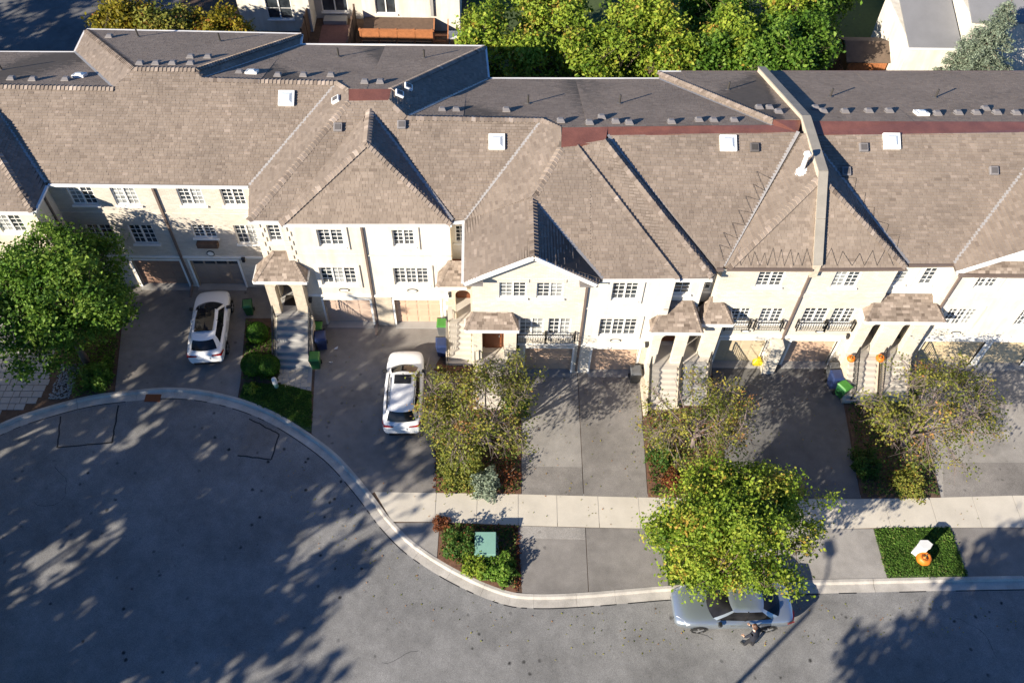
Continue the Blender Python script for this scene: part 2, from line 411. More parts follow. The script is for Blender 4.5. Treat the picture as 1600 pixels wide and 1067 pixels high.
    sheet('driveway_apron', [(20.36, 16.82), (20.41, 14.57)]+kb(20.5, 33)+[(33, 14.75), (33, 16.95)], 'asphalt_drive')
    # pavement, slab by slab
    sw = structure('sidewalk', MB().prism([(-5.3, 18.4), (-4.5, 17.02), (40, 16.85), (40, 18.45)][::-1], -.12, -.004), 'concrete_grey')
    J = [-2.61,-.76,1.09,2.83,4.69,6.52,8.35,10.2,12.0,13.82,15.65,17.72,19.85,21.83,23.71,25.6,27.5,29.4,31.3]
    def ny(x): return float(np.interp(x, [-5.4,-2.6,1.1,6.5,14.8,17.7,24.3,31], [18.48,18.43,18.38,18.25,18.2,18.22,18.44,18.5]))
    def sy(x): return float(np.interp(x, [-4.4,-2.5,1.1,6.4,14.5,17.6,23.7,31], [17.0,17.0,16.86,16.74,16.73,16.83,16.86,16.95]))
    MB().prism([(-4.5, 17.03), (-2.63, 17.02), (-2.63, 18.43), (-5.4, 18.46)], -.06, .008).build('slab', 'concrete_slab', sw)
    for a, b in zip(J, J[1:]):
        a += .012; b -= .012
        MB().prism([(a-.02, sy(a)), (b-.02, sy(b)), (b, ny(b)), (a, ny(a))], -.06, .008+rnd.uniform(-.003, .004)).build('slab', 'concrete_slab', sw)
    # interlocking paver driveway
    pv = structure('paver_driveway', MB().prism([(-26.5, 20.3), (-25.0, 20.9), (-23.3, 22.1), (-21.5, 23.2), (-21.45, 24.4), (-22.1, 27.5), (-23, 29), (-28, 29)], -.1, -.02), 'concrete_grey')
    me = {}
    poly = [(-26.5, 20.4), (-25.0, 21.0), (-23.3, 22.25), (-21.6, 23.2), (-21.55, 24.4), (-22.2, 27.5), (-23.1, 29), (-28, 29)]
    def inside(x, y):
        c = False
        for i in range(len(poly)):
            (x1, y1), (x2, y2) = poly[i], poly[i-1]
            if (y1 > y) != (y2 > y) and x < (x2-x1)*(y-y1)/(y2-y1)+x1: c = not c
        return c
    for r in range(26):
        x = -28+rnd.uniform(0, .3)
        while x < -21.2:
            w = rnd.choice((.32, .48, .6)); y = 20.2+r*.36
            if all(inside(*q) for q in ((x+.03, y+.03), (x+w-.03, y+.03), (x+w-.03, y+.33), (x+.03, y+.33))):
                if w not in me:
                    me[w] = MB().box(0, w-.02, 0, .34, -.06, .006).mesh('paver', bevel=.012)
                o = link('paver', me[w], 'concrete_grey', None, None); o.parent = pv; o.location = (x, y, rnd.uniform(-.004, .005))
            x += w
    # pebbles
    m = MB()
    for i in range(420):
        x = rnd.uniform(-21.5, -20.5); y = rnd.uniform(23.35, 25.4); r = rnd.uniform(.03, .075)
        v = [(x+r*rnd.uniform(.7, 1), y, .02), (x, y+r, .02), (x-r, y, .02), (x, y-r*rnd.uniform(.7, 1), .02), (x, y, .02+r*.8)]
        m.add(v, [(0, 1, 4), (1, 2, 4), (2, 3, 4), (3, 0, 4)])
    o = m.build('pebbles', 'concrete_grey'); o['kind'] = 'stuff'; tag(o, 'strip of loose grey pebbles between the paver driveway and the garden bed', 'pebbles')
    # irregular flagstone path below the stone porch stairs
    fp = structure('flagstone_path', MB().prism([(-10.75, 25.3), (-9.1, 25.3), (-8.98, 23.9), (-10.5, 24.3)][::-1], -.08, .0), 'concrete_grey')
    y = 23.85
    while y < 25.2:
        x = -10.7
        while x < -9.15:
            w = rnd.uniform(.18, .4); h = .27
            if y+h*.5 > 24.28-(x+10.5)*.26 and x+w < -9.0:
                q = lambda: rnd.uniform(-.03, .03)
                MB().prism([(x+q(), y+q()), (x+w-.03+q(), y+q()), (x+w-.03+q(), y+h-.03+q()), (x+q(), y+h-.03+q())], -.03, .02+rnd.uniform(0, .012)).build('flagstone', 'stone_base', fp)
            x += w
        y += .27
    # planted strips and lawns
    bed = lambda name, pts, mat, z=.0: sheet(name, pts, mat, z)
    bed('lawn', [(-12.4, 23.5)]+kb(-12.4, -8.7)+[(-8.66, 21.6), (-8.95, 23.85), (-10.5, 24.25), (-12.3, 24.4)], 'lawn_soil', .02)
    bed('garden_bed', [(-12.9, 28.3), (-12.5, 24.4), (-10.5, 24.3), (-10.9, 25.3), (-10.95, 27.6)], 'soil', .015)
    bed('garden_bed', [(-20.45, 23.3)]+kb(-20.4, -18.5)+[(-18.48, 23.8), (-19.75, 30.4), (-21.4, 30.4), (-21.4, 25.4)], 'soil', .015)
    bed('garden_bed', [(-2.92, 25.6), (-2.63, 18.45), (1.22, 18.39), (1.28, 22.9), (-.95, 22.9), (-.95, 25.3)], 'mulch', .02)
    bed('garden_bed', [(-2.4, 16.99), (-2.42, 15.3)]+kb(-2.4, 1.0)+[(1.03, 13.85), (1.03, 16.86)], 'mulch', .02)
    bed('garden_bed', [(6.97, 18.26), (7.25, 23.1), (10.85, 23.3), (10.66, 18.22)], 'mulch', .02)
    bed('lawn', [(7.45, 16.73), (7.43, 14.15)]+kb(7.5, 10.5)+[(10.58, 14.3), (10.4, 16.7)], 'lawn_soil', .02)
    bed('garden_bed', [(16.7, 18.24), (17.3, 24.5), (21.0, 24.7), (20.36, 18.3)], 'soil', .02)
    bed('lawn', [(16.9, 16.76), (16.92, 14.49)]+kb(17.0, 20.3)+[(20.39, 14.57), (20.34, 16.83)], 'lawn_soil', .02)
    structure('rear_lane', MB().box(-40, -22.5, 44, 70, -.05, .0), 'asphalt_new_and_shade')  # dark asphalt colour stands in for the shade lying on the lane
    structure('back_lawn', MB().box(-2, 34, 40.5, 62, -.05, .0), 'lawn_soil')
ground()
# ------------------------------------------------------------------ roofs: every shingle tab is a little sloping piece
ROOF = {
'F0':[(-30.00,28.49,7.45),(-20.81,28.50,7.45),(-23.68,32.21,9.50),(-30.00,32.21,9.50)],
'E0':[(-20.81,28.50,7.45),(-20.79,30.37,7.45),(-24.24,34.45,9.73),(-23.68,32.21,9.50)],
'F1':[(-20.79,30.37,7.45),(-11.46,30.35,7.45),(-7.57,34.80,9.91),(-13.95,34.89,9.96),(-14.27,35.30,10.19),(-17.12,35.30,10.19),(-18.01,34.42,9.71),(-24.24,34.45,9.73)],
'R0':[(-28.27,40.21,7.45),(-22.36,40.34,7.45),(-18.01,34.42,9.71),(-25.09,34.47,9.73)],
'R1W':[(-22.36,40.34,7.45),(-22.36,42.36,7.45),(-17.12,35.30,10.19),(-18.01,34.42,9.71)],
'R1N':[(-22.36,42.36,7.45),(-10.73,42.23,7.45),(-14.27,35.30,10.19),(-17.12,35.30,10.19)],
'R1E':[(-10.73,42.23,7.45),(-10.67,41.24,7.45),(-13.95,34.89,9.96),(-14.27,35.30,10.19)],
'R2N':[(-10.67,41.24,7.45),(-0.71,41.28,7.50),(-4.93,33.88,10.25),(-6.88,33.84,10.25),(-7.57,34.80,9.91),(-13.95,34.89,9.96)],
'R2E':[(-0.71,41.28,7.50),(-0.51,38.45,7.50),(-4.12,32.38,9.88),(-4.96,33.07,10.26),(-4.93,33.88,10.25)],
'CAP3':[(-6.80,33.02,10.23),(-4.96,33.07,10.26),(-4.93,33.88,10.25),(-6.88,33.84,10.25)],
'W3':[(-11.10,28.03,7.50),(-11.46,30.35,7.45),(-7.57,34.80,9.91),(-6.88,33.84,10.25),(-6.80,33.02,10.23)],
'F3':[(-11.10,28.03,7.50),(-6.80,33.02,10.23),(-4.96,33.07,10.26),(-4.09,32.38,9.88),(2.09,32.35,9.86),(-1.43,28.21,7.50)],
'D3L':[(-9.68,27.85,7.50),(-5.76,30.45,10.03),(-5.82,32.66,10.03),(-9.71,28.10,7.53)],
'D3F':[(-9.68,27.85,7.50),(-2.00,27.96,7.50),(-5.76,30.45,10.03)],
'D3R':[(-2.00,27.96,7.50),(-1.97,28.12,7.54),(-5.82,32.66,10.03),(-5.76,30.45,10.03)],
'W5':[(-1.34,24.55,7.40),(1.58,24.55,9.10),(1.58,28.00,9.10),(-1.43,28.21,7.50)],
'W5b':[(-1.43,28.21,7.50),(1.58,28.00,9.10),(2.83,30.02,10.21),(2.91,31.36,10.20),(2.09,32.35,9.86)],
'G4E':[(1.58,24.55,9.10),(4.30,24.55,7.40),(4.60,24.86,7.40),(1.58,28.00,9.10)],
'F5a':[(1.58,28.00,9.10),(2.83,30.02,10.21),(3.56,30.10,10.25),(7.93,24.93,7.40),(4.60,24.86,7.40)],
'F5b':[(3.60,30.23,10.22),(4.76,30.34,10.41),(9.38,25.04,7.42),(7.96,25.00,7.30)],
'E5':[(4.76,30.34,10.41),(5.00,30.80,10.12),(9.72,25.50,7.28),(9.38,25.04,7.42)],
'F6':[(4.94,30.83,10.24),(13.47,31.05,10.37),(9.88,25.50,7.50),(9.60,25.49,7.50)],
'W6':[(10.08,25.50,7.50),(9.89,25.57,7.50),(13.47,31.05,10.37),(13.95,30.92,10.30),(13.95,28.30,10.30)],
'D6L':[(10.08,25.50,7.50),(13.95,28.30,10.30),(13.95,25.52,7.50)],
'D6R':[(13.95,25.52,7.50),(13.95,28.30,10.30),(17.94,25.60,7.50)],
'E6':[(17.94,25.60,7.50),(13.95,28.30,10.30),(13.95,30.92,10.30),(18.12,25.82,7.50)],
'F7':[(18.12,25.82,7.50),(13.95,30.92,10.30),(24.88,31.19,10.45),(32.50,31.32,10.51),(31.00,25.84,7.50),(20.11,25.85,7.50)],
'G8W':[(20.11,25.30,7.50),(23.60,25.30,9.60),(23.60,29.65,9.60),(20.11,25.85,7.50)],
'G8E':[(23.60,25.30,9.60),(27.40,25.30,7.50),(27.40,25.84,7.50),(23.60,29.65,9.60)],
'R3N':[(-0.51,38.45,7.50),(8.48,38.64,7.50),(12.40,31.54,10.31),(4.98,31.36,10.27),(2.91,31.36,10.20),(2.09,32.35,9.86),(-4.09,32.38,9.88)],
'CAP5':[(2.83,30.02,10.21),(3.56,30.10,10.25),(4.79,30.34,10.29),(4.98,31.36,10.27),(2.91,31.36,10.20)],
'CAP5b':[(4.89,30.80,10.23),(13.47,31.02,10.35),(13.81,31.93,10.31),(12.51,31.92,10.37),(12.40,31.59,10.31),(4.98,31.36,10.27)],
'R4W':[(8.48,38.64,7.50),(8.54,39.24,7.50),(12.49,31.87,10.41),(12.40,31.54,10.31)],
'R4N':[(8.54,39.24,7.50),(13.95,39.37,7.50),(13.95,31.93,10.31),(12.49,31.87,10.41)],
'R5N':[(13.95,39.37,7.50),(31.00,39.73,7.50),(31.00,32.12,10.31),(13.95,31.88,10.31)],
'CAP6':[(13.95,30.95,10.31),(31.00,31.16,10.43),(31.00,32.12,10.31),(13.95,31.88,10.31)],
}
def plane_of(p):
    p = np.array(p); c = p.mean(0); n = np.linalg.svd(p-c)[2][2]; n = n*np.sign(n[2]) if abs(n[2]) > 1e-6 else n
    return c, n
def frame_of(p):
    c, n = plane_of(p); u = np.cross((0, 0, 1), n); u /= np.linalg.norm(u)+1e-12; v = np.cross(n, u)
    if v[2] < 0: v = -v; u = -u
    return c, n, u, v
SEED = [11]
def shingles(mb, pts, expo=.14, lift=.022, tones=(.5, .25)):
    """tile a roof face with overlapping tabs"""
    rnd = random.Random(SEED[0]); SEED[0] += 1
    c, n, u, v = frame_of(pts)
    q = [(float((np.array(p)-c)@u), float((np.array(p)-c)@v)) for p in pts]
    v0 = min(b for a, b in q); v1 = max(b for a, b in q); r = 0; y = v0
    cx, cy, cz = c
    while y < v1:
        row = clip(clip(q, lambda p: p[1]-y), lambda p: y+expo-p[1])
        if len(row) >= 3:
            x = min(a for a, b in row)-rnd.uniform(0, .3); xe = max(a for a, b in row)
            while x < xe:
                w = rnd.choice((.14, .18, .22, .27, .32)); h = lift*rnd.choice((.7, .85, 1.1))
                t = clip(clip(row, lambda p: p[0]-x), lambda p: x+w-.008-p[0])
                if len(t) >= 3 and abs(area(t)) > 2e-4:
                    vs = []
                    for a, b in t:
                        k = h*(1-(b-y)/expo)+.004
                        vs.append((cx+u[0]*a+v[0]*b+n[0]*k, cy+u[1]*a+v[1]*b+n[1]*k, cz+u[2]*a+v[2]*b+n[2]*k))
                    m = len(vs); lo = [(cx+u[0]*a+v[0]*b, cy+u[1]*a+v[1]*b, cz+u[2]*a+v[2]*b) for a, b in t]
                    fs = [tuple(range(m))]
                    for i in range(m):
                        j = (i+1) % m
                        if not (abs(t[i][1]-y-expo) < 1e-4 and abs(t[j][1]-y-expo) < 1e-4): fs.append((m+i, m+j, j, i))
                    mb.add(vs+lo, fs, min(1, max(.01, rnd.gauss(*tones))))
                x += w
        y += expo; r += 1
def deck(mb, pts, th=.12):
    a = [Vector(p) for p in pts]; b = [p-Vector((0, 0, th)) for p in a]; n = len(a)
    nn = Vector(plane_of(pts)[1])
    if sum((a[i].cross(a[(i+1) % n]) for i in range(n)), Vector()).dot(nn) < 0: a.reverse(); b.reverse()
    mb.add(a+b, [tuple(range(n)), tuple(range(n, 2*n))[::-1]]+[(n+i, n+(i+1) % n, (i+1) % n, i) for i in range(n)])
def caps(mb, p, q, w=.19, step=.19, lift=.05):
    """folded cap shingles along a hip or ridge"""
    rnd = random.Random(int(p[0]*100)); p = Vector(p); q = Vector(q); d = q-p; L = d.length; d /= L
    s = d.cross(Vector((0, 0, 1))).normalized(); k = 0.
    while k < L:
        e = min(k+step*1.05, L); a = p+d*k; b = p+d*e; dz = Vector((0, 0, lift)); lo = Vector((0, 0, -w*.42))
        A = [a+s*w+lo+dz*1.3, a+dz*1.5, a-s*w+lo+dz*1.3, b-s*w+lo+dz*.5, b+dz*.7, b+s*w+lo+dz*.5]
        g = Vector((0, 0, .06))
        mb.add(A+[A[0]-g, A[1]-g, A[2]-g], [(0, 1, 4, 5), (1, 2, 3, 4), (6, 7, 1, 0), (7, 8, 2, 1)], min(1, max(.01, rnd.gauss(.55, .2))))
        k += step
def strip(mb, p, q, w, lift=.03):
    p = Vector(p); q = Vector(q); s = (q-p).cross(Vector((0, 0, 1))).normalized()*w/2; z = Vector((0, 0, lift))
    mb.quad(p-s+z, p+s+z, q+s+z, q-s+z)
# which faces belong to which house, cut where the houses divide
INF = 999
XS = {'U1': (-INF, -16.0), 'U2': (-16.0, -11.2), 'U3': (-11.2, -6.05), 'U4': (-6.05, -1.55), 'U5': (-1.55, 4.08), 'U6': (4.08, 9.72), 'U7': (9.72, 13.95), 'U8': (13.95, 19.0), 'U9': (19.0, INF)}
FACES = {'U0': [('F0', None), ('E0', None)]}
for k, us in {'F1': ('U1', 'U2+'), 'R0': ('U1',), 'R1W': ('U1',), 'R1N': ('U1', 'U2+'), 'R1E': ('U2',), 'R2N': ('U2', 'U3', 'U4+'), 'R2E': ('U4',), 'W3': ('U3',),
              'F3': ('U3', 'U4+'), 'D3L': ('U3', 'U4'), 'D3F': ('U3', 'U4'), 'D3R': ('U3', 'U4'), 'W5': ('U5',), 'W5b': ('U5',), 'G4E': ('U5',), 'F5a': ('U5', 'U6'), 'F5b': ('U5', 'U6'), 'E5': ('U6',),
              'F6': ('U6', 'U7'), 'W6': ('U7',), 'D6L': ('U7',), 'D6R': ('U8',), 'E6': ('U8',), 'F7': ('U8', 'U9'), 'G8W': ('U9',), 'G8E': ('U9',),
              'R3N': ('U4', 'U5', 'U6', 'U7'), 'R4W': ('U6', 'U7'), 'R4N': ('U6', 'U7'), 'R5N': ('U8', 'U9')}.items():
    for i, u in enumerate(us):
        nm = u.rstrip('+'); a, b = XS[nm]
        if i == 0: a = -INF
        if i == len(us)-1: b = INF
        FACES.setdefault(nm, []).append((k, (a, b)))
CAPS = {'U0': [((-20.81,28.50,7.45),(-23.68,32.21,9.50))],
 'U1': [((-16,35.3,10.19),(-17.12,35.3,10.19)),((-17.12,35.3,10.19),(-22.36,42.36,7.45)),((-18.01,34.42,9.71),(-25.09,34.47,9.73))],
 'U2': [((-14.27,35.3,10.19),(-16,35.3,10.19)),((-14.27,35.3,10.19),(-10.73,42.23,7.45)),((-13.95,34.89,9.96),(-11.2,34.85,9.93))],
 'U3': [((-11.1,28.03,7.5),(-6.8,33.02,10.23)),((-7.57,34.8,9.91),(-11.2,34.85,9.93)),((-7.57,34.8,9.91),(-6.88,33.84,10.25)),((-9.68,27.85,7.5),(-5.76,30.45,10.03))],
 'U4': [((-2.0,27.96,7.5),(-5.76,30.45,10.03)),((-5.82,32.66,10.03),(-5.76,30.45,10.03)),((-4.96,33.07,10.26),(-4.12,32.38,9.88)),((-.71,41.28,7.5),(-4.93,33.88,10.25)),((-4.09,32.38,9.88),(-1.55,32.37,9.87))],
 'U5': [((1.58,24.55,9.1),(1.58,28,9.1)),((1.58,28,9.1),(2.83,30.02,10.21)),((-1.55,32.37,9.87),(2.09,32.35,9.86)),((2.09,32.35,9.86),(2.91,31.36,10.2))],
 'U6': [((3.56,30.1,10.25),(7.93,24.93,7.4)),((4.76,30.34,10.4),(9.38,25.04,7.41)),((8.54,39.24,7.5),(12.49,31.87,10.41))],
 'U7': [((10.08,25.5,7.5),(13.95,28.3,10.3))], 'U8': [((17.94,25.6,7.5),(13.95,28.3,10.3))], 'U9': [((23.6,25.3,9.6),(23.6,29.65,9.6))]}
VALL = {'U1': [((-20.79,30.37,7.45),(-24.2,34.4,9.7)),((-22.36,40.34,7.45),(-18.01,34.42,9.71))],
 'U2': [((-10.67,41.24,7.45),(-13.95,34.89,9.96))], 'U3': [((-11.46,30.35,7.45),(-7.57,34.8,9.91))],
 'U4': [((-1.97,28.12,7.54),(-5.82,32.66,10.03)),((-.51,38.45,7.5),(-4.12,32.38,9.88))],
 'U5': [((-1.43,28.21,7.5),(2.09,32.35,9.86)),((4.6,24.86,7.4),(1.58,28,9.1))],
 'U6': [((9.65,25.51,7.4),(4.94,30.83,10.24)),((8.48,38.64,7.5),(12.4,31.54,10.31))], 'U7': [((9.89,25.57,7.5),(13.47,31.05,10.37))],
 'U8': [((18.12,25.82,7.5),(13.95,30.92,10.3))], 'U9': [((20.11,25.85,7.5),(23.6,29.65,9.6))]}
FLASH = {'U3': [('CAP3', -INF, -6.05)], 'U4': [('CAP3', -6.05, INF)], 'U5': [('CAP5', -INF, 4.08)], 'U6': [('CAP5', 4.08, INF), ('CAP5b', -INF, 9.72)], 'U7': [('CAP5b', 9.72, INF)], 'U8': [('CAP6', -INF, 19.0)], 'U9': [('CAP6', 19.0, INF)]}
def make_roof(u, house):
    d = MB(); s = MB(); c = MB(); w = MB(); fl = MB()
    for k, lim in FACES[u]:
        p = ROOF[k]
        if lim:
            a, b = lim
            if a > -INF: p = clip(p, lambda q: q[0]-a)
            if b < INF: p = clip(p, lambda q: b-q[0])
        if len(p) < 3: continue
        deck(d, p)
        north = k in ('R0', 'R1N', 'R2N', 'R3N', 'R4N', 'R5N')  # north slopes get a darker tint, their dim grazing light put into colour
        east = k in ('E0', 'R1E', 'R2E', 'D3R', 'G4E', 'E6', 'E5', 'G8E')
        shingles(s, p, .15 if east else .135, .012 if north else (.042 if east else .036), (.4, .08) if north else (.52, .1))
    for a, b in CAPS.get(u, []): caps(c, a, b)
    for a, b in VALL.get(u, []): strip(w, a, b, .16, .045)
    roof = d.build('roof', 'shingle_deck', house)
    o = s.build('shingles', 'shingle', roof); o['kind'] = 'stuff'
    if c.v: o = c.build('ridge_caps', 'shingle', roof); o['kind'] = 'stuff'
    if w.v: w.build('valley_flashing', 'valley_metal', roof)
    for k, a, b in FLASH.get(u, []):
        p = clip(clip(ROOF[k], lambda q: q[0]-a), lambda q: b-q[0])
        m = MB(); deck(m, [(x, y, z+.02) for x, y, z in p], .1); m.build('ridge_flashing', 'copper_flashing', roof)
    return roof
# ------------------------------------------------------------------ town houses
def facade(mb, x0, x1, y, z0, z1, holes, depth=.13):
    xs = sorted({x0, x1, *[h[0] for h in holes], *[h[1] for h in holes]}); zs = sorted({z0, z1, *[h[2] for h in holes], *[h[3] for h in holes]})
    xs = [a for a in xs if x0 <= a <= x1]; zs = [a for a in zs if z0 <= a <= z1]
    for a, b in zip(xs, xs[1:]):
        for c, d in zip(zs, zs[1:]):
            mx, mz = (a+b)/2, (c+d)/2
            if any(h[0] < mx < h[1] and h[2] < mz < h[3] for h in holes): continue
            mb.quad((a, y, c), (b, y, c), (b, y, d), (a, y, d))
    for h in holes:
        a, b, c, d = h[:4]; e = y+(h[4] if len(h) > 4 else depth)
        mb.quad((a, y, c), (a, e, c), (b, e, c), (b, y, c)); mb.quad((a, y, d), (b, y, d), (b, e, d), (a, e, d))
        mb.quad((a, y, c), (a, y, d), (a, e, d), (a, e, c)); mb.quad((b, y, c), (b, e, c), (b, e, d), (b, y, d))
WRND = random.Random(3)
def window(house, x0, x1, z0, z1, y, lights=2, cols=2, rows=4, blind=.25, sill='white_trim', surround=False):
    m = MB(); f = .055; yf = y+.05
    m.box(x0, x0+f, yf, yf+.07, z0, z1).box(x1-f, x1, yf, yf+.07, z0, z1).box(x0+f, x1-f, yf, yf+.07, z0, z0+f).box(x0+f, x1-f, yf, yf+.07, z1-f, z1)
    w = (x1-x0-2*f)/lights
    for i in range(1, lights): m.box(x0+f+w*i-.04, x0+f+w*i+.04, yf-.004, yf+.066, z0+f, z1-f)
    win = m.build('window', 'white_trim', house)
    g = MB()
    for i in range(lights):
        a = x0+f+w*i+(.04 if i else 0); b = x0+f+w*(i+1)-(.04 if i < lights-1 else 0)
        MB().box(a, b, yf+.05, yf+.062, z0+f, z1-f).build('pane', 'window_glass_blind' if WRND.random() < blind else 'window_glass', win)
        for c in range(1, cols): x = a+(b-a)*c/cols; g.box(x-.014, x+.014, yf+.03, yf+.052, z0+f, z1-f)
        for r in range(1, rows):
            z = z0+f+(z1-z0-2*f)*r/rows; g.box(a, b, yf+.032, yf+.054, z-.014, z+.014)
    g.build('muntins', 'white_trim', win)
    MB().box(x0-.08, x1+.08, y-.09, y+.05, z0-.09, z0-.002).build('sill', sill, win)
    if surround:
        a, b, c, d = x0-.22, x1+.22, z0-.2, z1+.16; s = MB()
        s.box(a, x0-.005, y-.06, y+.02, c, d).box(x1+.005, b, y-.06, y+.02, c, d).box(x0-.004, x1+.004, y-.058, y+.02, z1+.004, d).box(x0-.004, x1+.004, y-.058, y+.02, c, z0-.094)
        s.build('surround', 'stucco_white', win)
    return win
PANEL = {}
def garage(house, x0, x1, z1, y, mat, lights=False):
    d = MB().box(x0, x1, y+.2, y+.24, 0, z1).build('garage_door', mat, house)
    nc, nr = 4, 4; w = (x1-x0)/nc; h = z1/nr
    for r in range(nr):
        for c in range(nc):
            top = lights and r == nr-1
            key = (round(w, 2), round(h, 2), mat, top)
            if key not in PANEL:
                PANEL[key] = MB().box(-.5*w+.05, .5*w-.05, -.018, .01, -.5*h+.05, .5*h-.05).mesh('panel', bevel=.012)
            o = link('panel', PANEL[key], 'window_glass' if top else mat, d, None)
            o.location = (x0+w*(c+.5), y+.2, h*(r+.5))
    t = MB().box(x0-.1, x0, y-.03, y+.1, 0, z1+.1).box(x1, x1+.1, y-.03, y+.1, 0, z1+.1).box(x0, x1, y-.028, y+.1, z1, z1+.1)
    t.build('garage_trim', 'white_trim', house)
    MB().box(x0-.05, x1+.05, y-.25, y+.2, -.05, .03).build('threshold', 'concrete_grey', house)
def arch_wall(mb, pts, y0, y1, zf, zt):
    """pts: pillar/opening edges p0,o0,o1,p1,.. ; openings get round heads"""
    for i in range(0, len(pts), 2): mb.box(pts[i], pts[i+1], y0, y1, zf, zt)
    for i in range(1, len(pts)-1, 2):
        a, b = pts[i], pts[i+1]; r = (b-a)/2; zs = zt-.22-r; n = 8; c = (a+b)/2
        mb.box(a, b, y0, y1, zt-.22, zt)
        for s in (-1, 1):
            for k in range(n//2+0):
                t0 = k/(n/2)*math.pi/2; t1 = (k+1)/(n/2)*math.pi/2
                xa, xb = c+s*r*math.cos(t0), c+s*r*math.cos(t1); za, zb = zs+r*math.sin(t0), zs+r*math.sin(t1)
                v = [(c+s*r, y, z) for y in (y0, y1) for z in (za, zb)]+[(xx, y, zz) for y in (y0, y1) for xx, zz in ((xa, za), (xb, zb))]
                # outer 0..3 (y0za,y0zb,y1za,y1zb) inner 4..7
                mb.add(v, [(0, 4, 5, 1), (2, 3, 7, 6), (4, 6, 7, 5), (0, 2, 6, 4), (1, 5, 7, 3)])
def porch_roof(house, x0, x1, y0, z0, y1, z1, il, ir):
    A, B = (x0, y0, z0), (x1, y0, z0); C, D = (x1, y1, z0), (x0, y1, z0); P, Q = (x0+il, y1, z1), (x1-ir, y1, z1)
    d = MB(); s = MB(); c = MB()
    for f in ((A, B, Q, P), (D, A, P), (B, C, Q)):
        deck(d, f, .06); shingles(s, f, .13, .02)
    caps(c, A, P, .11, .14, .03); caps(c, B, Q, .11, .14, .03)
    r = d.build('porch_roof', 'shingle_deck', house); o = s.build('shingles', 'shingle', r); o['kind'] = 'stuff'
    o = c.build('ridge_caps', 'shingle', r); o['kind'] = 'stuff'
    m = MB(); m.bar((x0-.03, y0-.035, z0-.07), (x1+.03, y0-.035, z0-.07), .06, .15); m.bar((x0-.035, y0, z0-.075), (x0-.035, y1, z0-.075), .06, .14); m.bar((x1+.035, y0, z0-.075), (x1+.035, y1, z0-.075), .06, .14)
    m.build('fascia', 'gutter_white', r)
    MB().box(x0+.01, x1-.01, y0+.01, y1, z0-.11, z0-.075).build('soffit', 'white_trim', r)
def stairs(house, x0, x1, y_top, y_bot, z, n, mat='concrete', side='stone_base'):
    m = MB(); a = (x0, y_top); pts = [(y_top, -.05), (y_bot, -.05), (y_bot, .18), (y_top, z+.02)]
    for s0, s1 in ((x0-.16, x0-.005), (x1+.005, x1+.16)):
        v = [(x, y, zz) for x in (s0, s1) for y, zz in pts]
        m.add(v, [(0, 1, 2, 3), (7, 6, 5, 4), (0, 4, 5, 1), (1, 5, 6, 2), (2, 6, 7, 3), (3, 7, 4, 0)])
    m.box(x0-.004, x1+.004, min(y_top, y_top-.03), y_top-.005, -.05, max(.02, z-z/n)) if False else None
    m.add([(x0-.01, y_top, -.04), (x1+.01, y_top, -.04), (x1+.01, y_bot, -.04), (x0-.01, y_bot, -.04)], [(0, 1, 2, 3)])
    st = m.build('stairs', side, house)
    d = (y_bot-y_top)/n; h = z/n
    for i in range(n):
        zt = z-h*i-h*.0; y0 = y_top+d*i; y1 = y_top+d*(i+1)-.02
        MB().box(x0, x1, min(y0, y1), max(y0, y1), max(-.03, zt-h*1.02), zt-h*.05*0).build('step', mat, st, bevel=.012)
    return st
def railing(house, pts, h=.9, gap=.13, name='railing', r=.012):
    m = MB()
    for p, q in zip(pts, pts[1:]):
        p = Vector(p); q = Vector(q); z = Vector((0, 0, h)); L = (q-p).length
        m.bar(p+z, q+z, .045, .04); m.bar(p+z*.12, q+z*.12, .02, .02)
        for t in (p, q): m.bar(t, t+z, .04, .04)
        n = max(2, int(L/gap))
        for i in range(1, n): a = p+(q-p)*(i/n); m.bar(a+z*.12, a+z, r*1.6, r*1.6)
    return m.build(name, 'iron', house)
def balcony(house, x0, x1, y, z0, z1):
    railing(house, [(x0, y, z0), (x0, y-.22, z0), (x1, y-.22, z0), (x1, y, z0)], z1-z0, .11, 'balcony_rail', .009)
def downspout(house, x, y, z1, mat='gutter_brown', kick=True):
    m = MB().bar((x, y-.06, .25), (x, y-.06, z1), .1, .08, (0, 1, 0))
    if kick: m.bar((x, y-.06, .27), (x, y-.75, .04), .1, .07)
    m.build('downspout', mat, house)
def quoins(house, x, y, z0, z1, mat='stone_base', flip=1):
    a = MB().box(-.21, .21, -.03, .05, -.14, .14).mesh('quoin', bevel=.015); b = MB().box(-.14, .14, -.03, .05, -.14, .14).mesh('quoin', bevel=.015); z = z0+.15; i = 0
    while z < z1:
        o = link('quoin', a if i % 2 else b, mat, house, None); o.location = (x+flip*(.21 if i % 2 else .14), y, z); o.matrix_parent_inverse = Matrix.Translation(house['_o']).inverted()
        z += .31; i += 1
def lamp(house, x, y, z):
    m = MB().box(x-.07, x+.07, y-.2, y-.06, z-.14, z+.1); m.add([(x-.1, y-.23, z+.1), (x+.1, y-.23, z+.1), (x+.1, y-.03, z+.1), (x-.1, y-.03, z+.1), (x, y-.13, z+.2)], [(0, 1, 4), (1, 2, 4), (2, 3, 4), (3, 0, 4)])
    m.box(x-.03, x+.03, y-.06, y, z-.04, z+.02); m.build('wall_lamp', 'iron', house)
